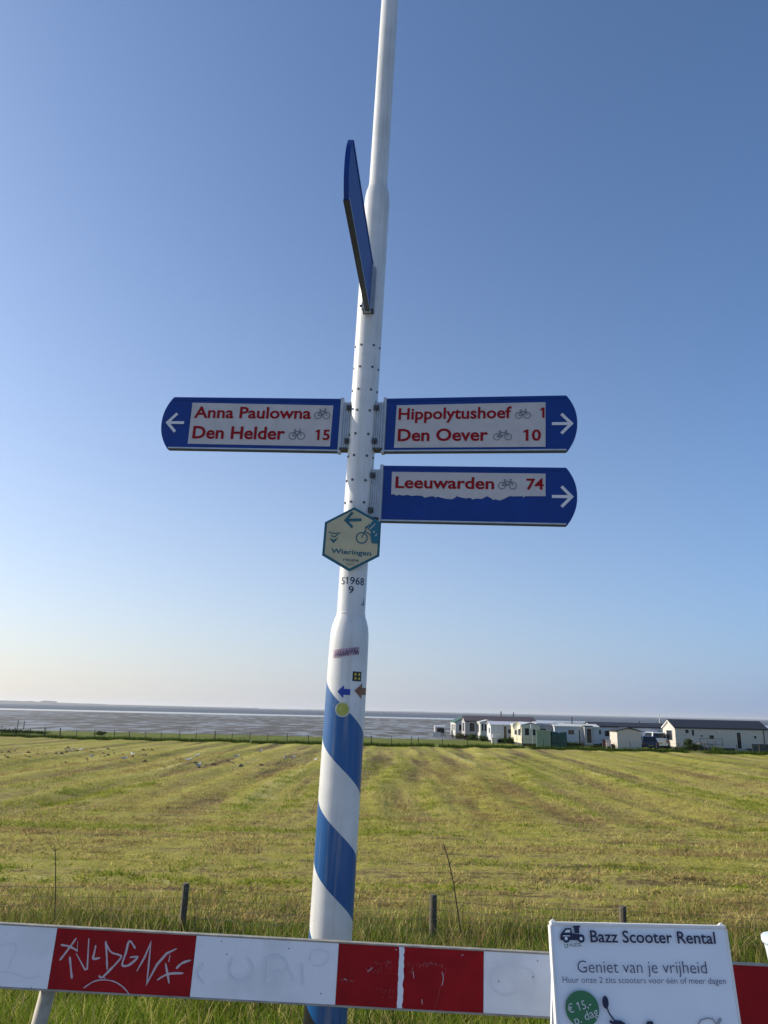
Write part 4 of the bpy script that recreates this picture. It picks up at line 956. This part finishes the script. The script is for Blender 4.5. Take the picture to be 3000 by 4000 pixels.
    for x0, x1, z1, m in doors:
        b = MB(); b.box(x0-.07, x0, -.04, .02, sk, z1+.07); b.box(x1, x1+.07, -.04, .02, sk, z1+.07); b.box(x0, x1, -.04, .02, z1, z1+.07); d = b.build('door', FRM, t)
        b = MB(); b.box(x0+.001, x1-.001, -.015, .01, sk, z1-.001); b.build('door_panel', m, d)
    return t
def mx(px, Y, t): return P(px, 2870, Y).x-t
def W_(Yh, pxl, *ws):      # windows given in photograph columns and heights above the ground
    x0 = P(pxl, 2900, Yh).x; return [(P(a, 2870, Yh).x-x0, P(c, 2870, Yh).x-x0, z0, z1) for a, c, z0, z1 in ws]
def D_(Yh, pxl, *ds):
    x0 = P(pxl, 2900, Yh).x; return [(P(a, 2870, Yh).x-x0, P(c, 2870, Yh).x-x0, z1, m) for a, c, z1, m in ds]
# N: large dark-roofed home on the right
home('mobile_home', 2640, 10.2, 88, 'largest home at the right with dark pitched roof and pale grey wall', HB_, RD, 2.35, 3.12, 3.8, wins=W_(88, 2640, (2677, 2691, 1.75, 2.15), (2702, 2712, 1.5, 2.15), (2770, 2788, 1.25, 1.6), (2944, 2954, 1.35, 1.65)), side_wins=[(.9, 2.6, .95, 2.0)], doors=D_(88, 2640, (2877, 2893, 1.95, GLS)))
home('mobile_home', 2999, 8, 89, 'grey mobile home cut off by the right picture edge', HG, RL, 2.1, 2.5, 3.4, wins=[(.4, 1.2, 1.1, 1.8)])
# B and C D far left homes
home('mobile_home', 1779, 2.6, 112, 'small mobile home with green roof, leftmost of the row', HW, RG, 2.1, 2.75, 7.5, axis='Y', side_wins=[(1, 2.5, 1, 1.8), (4, 5.5, 1, 1.8)], wins=[(.5, 1.5, 1.0, 1.8)])
home('mobile_home', 1817, 9.4, 106, 'mobile home with long dark brown roof behind the dark-fronted caravan', HG, RBR, 2.35, 2.95, 4.4, wins=W_(106, 1817, (1834, 1855, 1.0, 2.15)), side_wins=[(1.2, 2.9, 1, 2.1)], flues=((5.2, 2.6, 3.7), (6.9, 2.6, 3.6)))
home('mobile_home', 1877, 2.1, 103, 'narrow cream mobile home with two tall dark windows', HW, HW, 2.25, 2.5, 6, axis='Y', wins=W_(103, 1877, (1882, 1889, 1.2, 2.1), (1893, 1905, 1.2, 2.1)), side_wins=[(1.5, 2.5, 1, 2)])
home('mobile_home', 1918, 9.2, 97, 'low blue-white mobile home with pale roof edge and one dark door', HW2, RL, 2.05, 2.40, 3.5, wins=W_(97, 1918, (1985, 1998, 1.1, 1.6)), doors=D_(97, 1918, (1968, 1979, 1.95, GLS)), side_wins=[(.8, 1.6, 1.1, 1.7)])
# F: cream home with bay window and white dish-shaped gable light
home('mobile_home', 2038, 2.05, 88.5, 'cream mobile home with sunlit side and dark bay window beside the green shed', HC, RL, 2.2, 2.45, 7.0, axis='Y', wins=W_(88.5, 2038, (2050, 2067, 1.15, 1.9), (2078, 2092, 1.15, 1.8)), side_wins=[(.5, 2.0, 1.1, 1.8), (2.8, 4.4, 1.1, 1.8)], over=.05)
# G, I, J
home('mobile_home', 2098, 2.3, 93, 'grey mobile home with flat roof behind the green shed', HG, RL, 2.35, 2.5, 3.2, wins=W_(93, 2098, (2106, 2134, 1.3, 1.85)), over=.04)
home('mobile_home', 2168, 5.1, 92, 'pale mobile home with one dark window right of the green shed', HW2, HW, 2.1, 2.35, 3.4, wins=W_(92, 2168, (2220, 2243, 1.25, 1.75)), flues=((2.4, 1.5, 3.2),), doors=D_(92, 2168, (2261, 2266, 1.8, DK)))
home('mobile_home', 2312, 9.8, 94, 'long blue-white mobile home with dark roof behind the little white shed', HW2, RD, 2.2, 2.62, 3.6, wins=W_(94, 2312, (2332, 2348, 1.3, 1.8), (2363, 2388, 1.1, 1.75), (2568, 2582, 1.2, 1.8)), flues=((6.3, 1.8, 2.9),))
home('porch', 2286, .95, 91.2, 'narrow dark-framed glass porch between two mobile homes', HG, DK, 2.15, 2.2, 1.6, wins=[(.2, .75, .4, 1.95)], cat='porch', group=None, base=False, over=.03)
home('mobile_home', 1700, 1.5, 116, 'far small caravan with a dark front at the left end of the park', HG, RL, 1.3, 1.45, 3, wins=[(.25, 1.3, .45, 1.2)], base=False, over=.02)
home('caravan', 1722, .9, 117.5, 'low white trailer standing left of the dark-fronted caravan', HW, HW, .75, .85, 1.2, cat='trailer', group=None, base=False, over=.01) if False else None
b = MB(); pt = P(1690, 2880, 114); t = empty('low_wall', (pt.x, 114, float(gz(pt.x, 114))), 'low white sunlit panel on the grass at the left end of the park', 'panel'); b.box(0, 1.15, 0, .12, 0, .6); b.build('panel_board', HW, t); b = MB(); b.box(-.03, 1.18, -.02, .14, .601, .66); b.build('cap', HW, t)
# K white shed
home('garden_shed', 2412, 2.45, 81.8, 'little white shed with dark roof edge and sunlit side', HB_, RD, 1.95, 2.25, 2.6, axis='Y', cat='shed', group='sheds in the park', base=False, over=.16, roof_th=.07)
# H green shed + tarp
gs = empty('garden_shed', P(2152, 2900, 82.2)[:2]+(float(gz(P(2152, 2900, 82.2).x, 82.2)),), 'pale green sheet metal shed at the edge of the park', 'shed', 'sheds in the park')
th = R(38)
b = MB()
Mg = Matrix.Rotation(R(0), 4, 'Z')
b.add([(0, 0, 0), (-1.38, .7, 0), (-.9, 2.2, 0), (.5, 1.8, 0), (0, 0, 1.78), (-1.38, .7, 1.80), (-.9, 2.2, 1.7), (.5, 1.8, 1.7)], [(1, 0, 4, 5), (0, 3, 7, 4), (3, 2, 6, 7), (2, 1, 5, 6)]); b.build('wall', GSH, gs)
b = MB()
for i in range(7):
    t_ = (i+.5)/7; x = -1.38*t_; y = .7*t_; b.box(x-.02, x+.02, y-.05, y-.015, .02, 1.74)
b.build('wall_ribs', GSH, gs)
b = MB(); b.add([(.06, -.08, 1.785), (-1.46, .68, 1.805), (-.95, 2.3, 1.72), (.6, 1.9, 1.72), (.06, -.08, 1.83), (-1.46, .68, 1.85), (-.95, 2.3, 1.78), (.6, 1.9, 1.78)], [(0, 1, 5, 4), (4, 5, 6, 7), (3, 0, 4, 7), (0, 3, 2, 1), (1, 2, 6, 5), (2, 3, 7, 6)]); b.build('roof', GSH, gs)
tp = P(2156, 2900, 82.3); ts = empty('tarpaulin_stack', (tp.x, 82.3, float(gz(tp.x, 82.3))), 'dark green tarpaulin covered stack beside the pale green shed', 'covered stack')
Wt = P(2214, 2900, 82.3).x-tp.x; V = []; Fc = []; nx, nz = 12, 6
for j in range(nz+1):
    for i in range(nx+1):
        V.append((Wt*i/nx+.02, .05*math.sin(i*1.7)+.04*math.sin(i*.9+j)-.1*(1-j/nz), 1.68*j/nz+(.05*math.sin(i*.8) if j == nz else 0)))
for j in range(nz):
    for i in range(nx): a_ = j*(nx+1)+i; Fc.append((a_, a_+1, a_+nx+2, a_+nx+1))
k0 = len(V)
for i in range(nx+1): V.append((Wt*i/nx+.02, 1.5, 1.6))
V += [(.02, 1.5, 0), (Wt+.02, 1.5, 0)]; tt_ = nz*(nx+1)
for i in range(nx): Fc.append((tt_+i, tt_+i+1, k0+i+1, k0+i))
Fc.append((0, tt_, k0, k0+nx+1)); Fc.append((nx, k0+nx+2, k0+nx, tt_+nx))
mesh_obj('tarpaulin', V, Fc, TARP, ts, smooth=True)
b = MB()
for i in range(3): b.box(Wt*(.12+.33*i), Wt*(.12+.33*i)+.035, -.17, -.13, 0, 1.2)
b.build('rope', DK, ts)
# white box fittings and dish on the cream home
for i, (px, py, Y, s_, lab) in enumerate(((2080, 2838, 86.6, .42, 'white square box fixed high beside the bay window of the cream home'),)):
    p_ = P(px, py, Y); t = empty('antenna_box', p_, lab, 'antenna'); b = MB(); b.box(-.19, .19, 0, .12, -.24, .24); b.build('housing', HW, t, bevel=.02); b = MB(); b.tube((0, .06, -.24), (0, .06, -2.1), .03, None, 6); b.build('mast', ALU, t)
p_ = P(2019, 2837, 89.2); t = empty('satellite_dish', p_, 'round cream satellite dish at the corner of the cream home', 'satellite dish')
b = MB(); n = 20; V = []
b.lathe([(.02, .0), (.25, .03), (.45, .12), (.47, .13), (.46, .11), (.25, .01), (.01, -.02)], n)
Mr = Matrix.Rotation(R(78), 4, 'X'); Mz = Matrix.Rotation(R(-35), 4, 'Z')
b.v = [Mz @ Mr @ v_ for v_ in b.v]; b.build('dish', HC, t, True); b = MB(); b.tube((0, .05, -.1), (0, .12, -2.6), .03, None, 6); b.build('mast', ALU, t)
# flag pole
p_ = P(2578, 2830, 99); t = empty('flagpole', (p_.x, 99, float(gz(p_.x, 99))), 'thin white flagpole behind the long dark roof', 'flagpole'); zt = P(2578, 2796, 99).z-float(gz(p_.x, 99)); b = MB(); b.tube((0, 0, 0), (0, 0, zt), .075, .05, 8); b.build('pole', HW, t); b = MB(); b.lathe([(.03, zt+.001), (.08, zt+.05), (.03, zt+.1)], 8); b.build('finial', HW, t)
# cars
CB = mat('dark_blue_car_paint', (.012, .025, .06), .25); CW = mat('white_car_paint', (.62, .66, .68), .3); TY = mat('tyre', (.015, .015, .015), .85); RIM = mat('wheel_rim', (.35, .36, .38), .4, .6); LRED = mat('tail_light', (.30, .02, .02), .3); PLT = mat('plate_yellow', (.55, .42, .04), .5)
def car(px, Y, wd, H, L_, label, paint, rz, van=False):
    p_ = P(px, 2915, Y); t = empty('parked_car', (p_.x, Y, float(gz(p_.x, Y))), label, 'car', 'cars parked in the park'); t.rotation_euler = (0, 0, rz)
    # cross-sections along the length (y), rear at y=0 faces the viewer
    hw = wd/2; zs = [(0.0, .45, .95, .93), (.05, .30, 1.0, 1.0), (L_*.35, .28, 1.0, 1.0), (L_*.8, .28, .95, 1.0), (L_*.97, .30, .82, .92), (L_, .42, .7, .85)]
    b = MB(); V = []; n = 8; bh = H*.62
    for y, zl, zh, ws in zs:
        h_ = bh*zh; V += [(-hw*ws*.92, y, zl), (-hw*ws, y, zl+.15), (-hw*ws, y, h_*.8), (-hw*ws*.9, y, h_), (hw*ws*.9, y, h_), (hw*ws, y, h_*.8), (hw*ws, y, zl+.15), (hw*ws*.92, y, zl)]
    f = [tuple(range(8))]+[tuple(range(40, 48))[::-1]]
    for j in range(5):
        for i in range(8): f.append((j*8+i, (j+1)*8+i, (j+1)*8+(i+1) % 8, j*8+(i+1) % 8))
    b.add(V, f); b.build('body', paint, t, True)
    b = MB(); y0, y1, y2, y3 = (.08, .45, L_*.55, L_*.78) if not van else (.06, .25, L_*.62, L_*.80); cz = bh*.98
    b.add([(-hw*.9, y0, cz), (hw*.9, y0, cz), (hw*.74, y1, H), (-hw*.74, y1, H), (-hw*.9, y3, cz), (hw*.9, y3, cz), (hw*.72, y2, H), (-hw*.72, y2, H)], [(0, 1, 2, 3), (5, 4, 7, 6), (3, 2, 6, 7), (1, 5, 6, 2), (4, 0, 3, 7)]); b.build('cabin', paint, t, bevel=.04)
    b = MB(); q0_ = .12; b.add([(-hw*.80, y0+(y1-y0)*.15-.012, cz+(H-cz)*.12), (hw*.80, y0+(y1-y0)*.15-.012, cz+(H-cz)*.12), (hw*.70, y0+(y1-y0)*.85-.012, cz+(H-cz)*.85), (-hw*.70, y0+(y1-y0)*.85-.012, cz+(H-cz)*.85)], [(0, 1, 2, 3)]); b.build('rear_window', GLS, t)
    for sx in (-1, 1):
        b = MB(); b.add([(sx*(hw*.885+.012), y0+.3, cz+.05), (sx*(hw*.885+.012), y3-.25, cz+.05), (sx*(hw*.745+.012), y2-.1, H-.06), (sx*(hw*.755+.012), y1+.25, H-.06)], [(0, 1, 2, 3)]); b.build('side_window', GLS, t)
        b = MB(); b.box(*sorted((sx*hw*.72, sx*hw*.9)), -.03, .03, bh*.62, bh*.85); b.build('tail_light', LRED, t)
        for wy in (L_*.2, L_*.8):
            b = MB(); b.tube((sx*(hw-.2), wy, .32), (sx*(hw+.01), wy, .32), .32, None, 18); ty = b.build('wheel', TY, t); b = MB(); b.tube((sx*(hw+.011), wy, .32), (sx*(hw+.022), wy, .32), .2, None, 14); b.build('rim', RIM, ty)
    b = MB(); b.box(-.26, .26, -.03, .0, bh*.5, bh*.5+.12); b.build('number_plate', PLT, t)
    b = MB(); b.box(-hw*.9, hw*.9, -.05, .06, .32, .5); b.build('bumper', DK if not van else paint, t)
car(2542, 84, 1.75, 1.42, 4.1, 'dark blue car parked beside the little white shed', CB, R(-4))
car(2580, 90, 1.85, 1.75, 4.4, 'white car parked behind the dark blue car', CW, R(0), True)
# shrubs and clutter
shrub(1846, 2868, 103, 1.3, 1.2, 'dark green bush in front of the brown-roofed home')
shrub(1888, 2873, 100, 2.1, 1.4, 'wide dark bush left of the blue-white mobile home', n=520)
shrub(1798, 2862, 108, 1.6, 1.2, 'brownish bush in front of the green-roofed home', mats=(LEAFB, LEAF2))
shrub(1820, 2868, 105, 2.2, 1.2, 'low brown bush between the two leftmost homes', mats=(LEAFB, LEAF))
shrub(1965, 2885, 95, 1.5, 1, 'dark bush by the door of the blue-white mobile home', mats=(LEAF, GD))
shrub(1993, 2880, 94, 1.8, 1, 'dark bush against the sunlit side of the cream home', mats=(LEAF, GD))
shrub(2078, 2906, 85, 1.3, .8, 'low reddish brown plants in front of the cream home', mats=(LEAFB, LEAF), n=260)
shrub(2687, 2884, 85.5, 1.1, 1.0, 'tall dark green bush in front of the largest home', n=500)
shrub(2712, 2905, 85, 2.2, 1.0, 'broad low dark hedge in front of the largest home', mats=(LEAF, GD), n=500)
shrub(2800, 2918, 84.5, 1.2, .9, 'small olive bush at the right end of the patio rail', mats=(LEAF2, GG))
shrub(2655, 2918, 84.5, 1.2, .9, 'small shaggy bush at the left corner of the largest home', mats=(LEAF2, LEAFB))
shrub(2392, 2905, 83, 1.1, .9, 'reddish plants left of the little white shed', mats=(LEAFB, LEAF))
shrub(2236, 2898, 86, 3.2, .9, 'low dark hedge right of the tarpaulin stack', mats=(LEAF, GD), n=520)
shrub(2340, 2912, 88, 2.4, .9, 'low dark planting in front of the glass porch', mats=(LEAF, GD), n=400)
for px, pt_, wd, lab in ((8, 2846, 3.4, 'dark bush at the left edge behind the far fence'), (40, 2850, 2.6, 'second dark bush from the left behind the far fence'), (62, 2849, 2.0, 'small dark bush third from the left behind the far fence'), (112, 2853, 2.6, 'low dark bush left of the first clear fence post'), (160, 2856, 2.2, 'very low bush on the marsh edge near the left'), (393, 2857, 1.2, 'lone low tuft-like bush on the marsh edge')):
    shrub(px, pt_, 92, wd, 1.4, lab, n=220, leaf=.10)
# doorstep, downpipe, vents on the largest home; chairs by the little shed
big = [o for o in COL.objects if o.get('label', '').startswith('largest home')][0]
b = MB(); dx = P(2885, 2870, 88).x-P(2640, 2900, 88).x; b.box(dx-.55, dx+.55, -.75, -.02, -.05, .14); b.box(dx-.5, dx+.5, -.4, -.02, .141, .27); b.build('doorstep', HG, big)
b = MB(); b.tube((9.75, -.06, 2.25), (9.75, -.06, .05), .045, None, 8); b.build('downpipe', DK, big)
for vx, vz in ((2.9, 1.5), (4.9, 2.0), (6.4, 1.95), (8.6, .7)): b = MB(); b.box(vx-.12, vx+.12, -.03, .0, vz-.08, vz+.08); b.build('vent', FRM if vx > 4 else DK, big)
b = MB(); b.add([(-.13, -.14, 2.27), (-.13, 1.9, 3.12), (-.13, 3.94, 2.27), (-.13, 3.94, 2.12), (-.13, 1.9, 2.97), (-.13, -.14, 2.12)], [(0, 5, 4, 1), (1, 4, 3, 2)]); b.build('lit_edge_board', HW, big)  # white barge board added as the highlight of the sunlit roof edge
MAR = mat('dark_red_plastic', (.14, .035, .04), .6)
def chair(px, Y, lab, m):
    p_ = P(px, 2900, Y); t = empty('garden_chair', (p_.x, Y, float(gz(p_.x, Y))), lab, 'chair', 'garden chairs by the little shed'); t.rotation_euler = (0, 0, random.uniform(-.5, .5))
    b = MB(); b.box(-.26, .26, -.24, .24, .40, .45); b.build('seat', m, t); b = MB(); b.box(-.26, .26, .24, .29, .46, 1.05); b.build('backrest', m, t)
    for sx in (-.23, .23):
        for sy in (-.21, .21): b = MB(); b.box(sx-.025, sx+.025, sy-.025, sy+.025, 0, .399); b.build('leg', m, t)
        b = MB(); b.box(sx-.03, sx+.03, -.24, .239, .62, .66); b.build('armrest', m, t)
chair(2363, 83, 'dark red garden chair left of the little white shed', MAR); chair(2378, 82.2, 'pale garden chair just left of the little white shed', HB_)
b = MB(); p_ = P(1968, 2900, 95.8); t = empty('storage_box', (p_.x-.9, 95.6, float(gz(p_.x, 95.6))), 'pale storage box in front of the blue-white mobile home', 'storage box'); b.box(-.5, .5, -.3, .3, 0, .95); b.build('box', HW2, t); b = MB(); b.box(-.53, .53, -.33, .33, .951, 1.02); b.build('lid', HW, t)
p_ = P(1922, 2900, 96); t = empty('storage_box', (p_.x+.1, 94.8, float(gz(p_.x, 95))), 'low white box at the sunlit corner of the blue-white mobile home', 'storage box'); b = MB(); b.box(-.3, .3, -.3, .3, 0, .6); b.build('box', HW, t); b = MB(); b.box(-.33, .33, -.33, .33, .601, .66); b.build('lid', HW2, t)
# patio rail, fence panels
b = MB(); x0 = P(2735, 2900, 86).x; x1 = P(2822, 2900, 86).x; zg = float(gz(x0, 86)); t = empty('patio_rail', (x0, 86, zg), 'thin dark patio railing in front of the largest home', 'railing')
for i in range(4):
    b = MB(); xx = (x1-x0)*i/3; b.tube((xx, 0, 0), (xx, 0, 1.35 if i in (0, 3) else 1.1), .04, None, 6); b.build('post', DK, t)
for z in (1.3, .75): b = MB(); b.box(.0, x1-x0, -.02, .02, z-.02, z+.02); b.build('rail', DK, t)
b = MB(); x0 = P(2937, 2900, 84).x; zg = float(gz(x0, 84)); t = empty('fence_panel', (x0, 84, zg), 'dark grey low windbreak fence at the right picture edge', 'fence')
for i in range(4):
    b = MB(); b.box(i*.92+.03, i*.92+.89, -.015, .015, .05, .92); b.build('panel', NETM, t); b = MB(); b.box(i*.92-.03, i*.92+.029, -.03, .03, 0, .98); b.build('post', DK, t)
t = empty('garden_table', (P(2755, 2900, 86.8).x, 86.8, float(gz(33, 86.8))), 'brownish garden table behind the patio railing', 'table')
b = MB(); b.box(-.7, .7, -.4, .4, .70, .75); b.build('table_top', mat('table_wood', (.22, .16, .10), .7), t)
for sx, sy in ((-.6, -.3), (.6, -.3), (-.6, .3), (.6, .3)): b = MB(); b.box(sx-.03, sx+.03, sy-.03, sy+.03, 0, .699); b.build('leg', DK, t)

# ------------------------------------------------------------------ gulls on the field and stakes in the mud
GW = mat('gull_white', (.75, .74, .70), .7); GGY = mat('gull_grey', (.30, .31, .33), .7); GYB = mat('gull_bill', (.5, .33, .03), .6)
gull0 = None
def make_gull():
    t = empty('gull'); b = MB(); n = 10
    prof_ = [(-.20, .012, .155), (-.12, .035, .15), (-.02, .06, .145), (.07, .055, .155), (.11, .034, .19), (.135, .03, .225), (.165, .031, .245), (.195, .018, .243)]
    V = []
    for x, r, z in prof_:
        for i in range(n): a_ = 2*math.pi*i/n; V.append((x, r*math.cos(a_), z+r*math.sin(a_)))
    f = [(j*n+i, j*n+(i+1) % n, (j+1)*n+(i+1) % n, (j+1)*n+i) for j in range(7) for i in range(n)]+[tuple(range(n))[::-1], tuple(range(7*n, 8*n))]
    b.add(V, f); b.build('body', GW, t, True)
    for sy in (-1, 1):
        b = MB(); b.add([(.06, sy*.055, .19), (-.02, sy*.068, .15), (-.14, sy*.05, .15), (-.26, sy*.012, .165), (-.12, sy*.025, .195), (0, sy*.035, .205)], [(0, 1, 2, 3, 4, 5) if sy < 0 else (5, 4, 3, 2, 1, 0)]); b.build('wing', GGY, t)
        b = MB(); b.tube((0, sy*.022, .1), (.005, sy*.022, 0), .005, None, 5); b.build('leg', GYB, t)
    b = MB(); b.tube((.193, 0, .243), (.235, 0, .238), .008, .003, 6); b.build('bill', GYB, t)
    return t
spots = [(276, 2942, 'leftmost white gull standing on the mown field'), (316, 2943, 'second white gull from the left on the mown field'), (356, 2958, 'third gull from the left, low beside a dark clod'), (486, 2974, 'gull left of the fourth, nearest the dark wheel rut'), (518, 2952, 'gull standing alone beyond the dark wheel rut'), (737, 2984, 'gull just left of the brightest white gull'), (771, 2956, 'gull directly behind the brightest white gull'), (774, 2998, 'brightest and nearest white gull in the middle of the left field'), (925, 2962, 'gull halfway between the bright gull and the pole'), (1018, 2944, 'farthest small gull left of the pole'), (1113, 2970, 'left one of the gull pair near the pole'), (1143, 2970, 'right one of the gull pair near the pole'), (1235, 2978, 'gull closest to the left side of the pole')]
def ground_hit(px, py):
    d = ray(px, py); t_ = 10.0
    for _ in range(4000):
        q = Vector((0, 0, EYE))+d*t_
        if q.z < float(np.interp(q.y, [11, 24, 34], [-1.0, -1.62, FZ])): break
        t_ *= 1.002
    return q
for i, (px, py, lab) in enumerate(spots):
    q = ground_hit(px, py); zg = float(gz(q.x, q.y)); rz = random.uniform(0, 6.28)
    if gull0 is None: gull0 = make_gull(); t = gull0
    else:
        t = gull0.copy(); link(t)
        for c_ in gull0.children: d_ = c_.copy(); link(d_, t)
    t.location = (q.x, q.y, zg-.01); t.rotation_euler = (0, 0, rz); s_ = random.uniform(1.0, 1.25); t.scale = (s_, s_, s_)
    tag(t, lab, 'gull', 'gulls on the mown field')
CLOD = mat('dark_clod', (.05, .042, .028), .95, var=.4, vscale=20)
b = MB()
for i in range(70):
    px, py = random.uniform(0, 620), random.uniform(2925, 2975)
    if random.random() < .3: px, py = random.uniform(600, 1150), random.uniform(2960, 3000)
    q = ground_hit(px, py); zg = float(gz(q.x, q.y)); r_ = random.uniform(.05, .16)
    pts = []; 
    for a_ in range(6):
        t_ = a_*math.pi/3; pts.append((q.x+r_*random.uniform(.7, 1.3)*1.5*math.cos(t_), q.y+r_*random.uniform(.7, 1.3)*math.sin(t_), zg-.02))
    k = len(b.v); b.add(pts+[(q.x, q.y, zg+r_*.9)], [(j, (j+1) % 6, 6) for j in range(6)])
q = b.build('earth_clods', CLOD); tag(q, 'dark scattered clods of earth in the far left of the field', 'clods', kind='stuff')
for i, (px, pt_, pb, Y, lab) in enumerate(((72, 2815, 2850, 150, 'left one of the two thin stakes standing in the mudflat'), (96, 2818, 2846, 155, 'right one of the two thin stakes standing in the mudflat'))):
    a_ = P(px, pt_, Y); t = empty('mud_stake', (a_.x, Y, MUDZ), lab, 'stake', 'stakes in the mudflat'); b = MB(); b.tube((0, 0, -.2), (0, 0, a_.z-MUDZ), .09, .07, 6); b.build('pole', WOOD, t)
    b = MB(); b.tube((0, 0, a_.z-MUDZ), (.02, 0, a_.z-MUDZ+.12), .069, .03, 6); b.build('weathered_tip', WOOD, t)

# ------------------------------------------------------------------ air
if HAZE > 0:
    m = bpy.data.materials.new('haze_air'); m.use_nodes = True; t = m.node_tree; t.nodes.clear()
    out = t.nodes.new('ShaderNodeOutputMaterial'); v = t.nodes.new('ShaderNodeVolumePrincipled')
    v.inputs['Color'].default_value = (.96, .98, 1, 1); v.inputs['Density'].default_value = HAZE; v.inputs['Anisotropy'].default_value = .3
    t.links.new(v.outputs[0], out.inputs['Volume'])
    b = MB(); b.box(-23000, 23000, -400, 17000, -5.5, 45); q = b.build('haze', m); tag(q, kind='stuff')
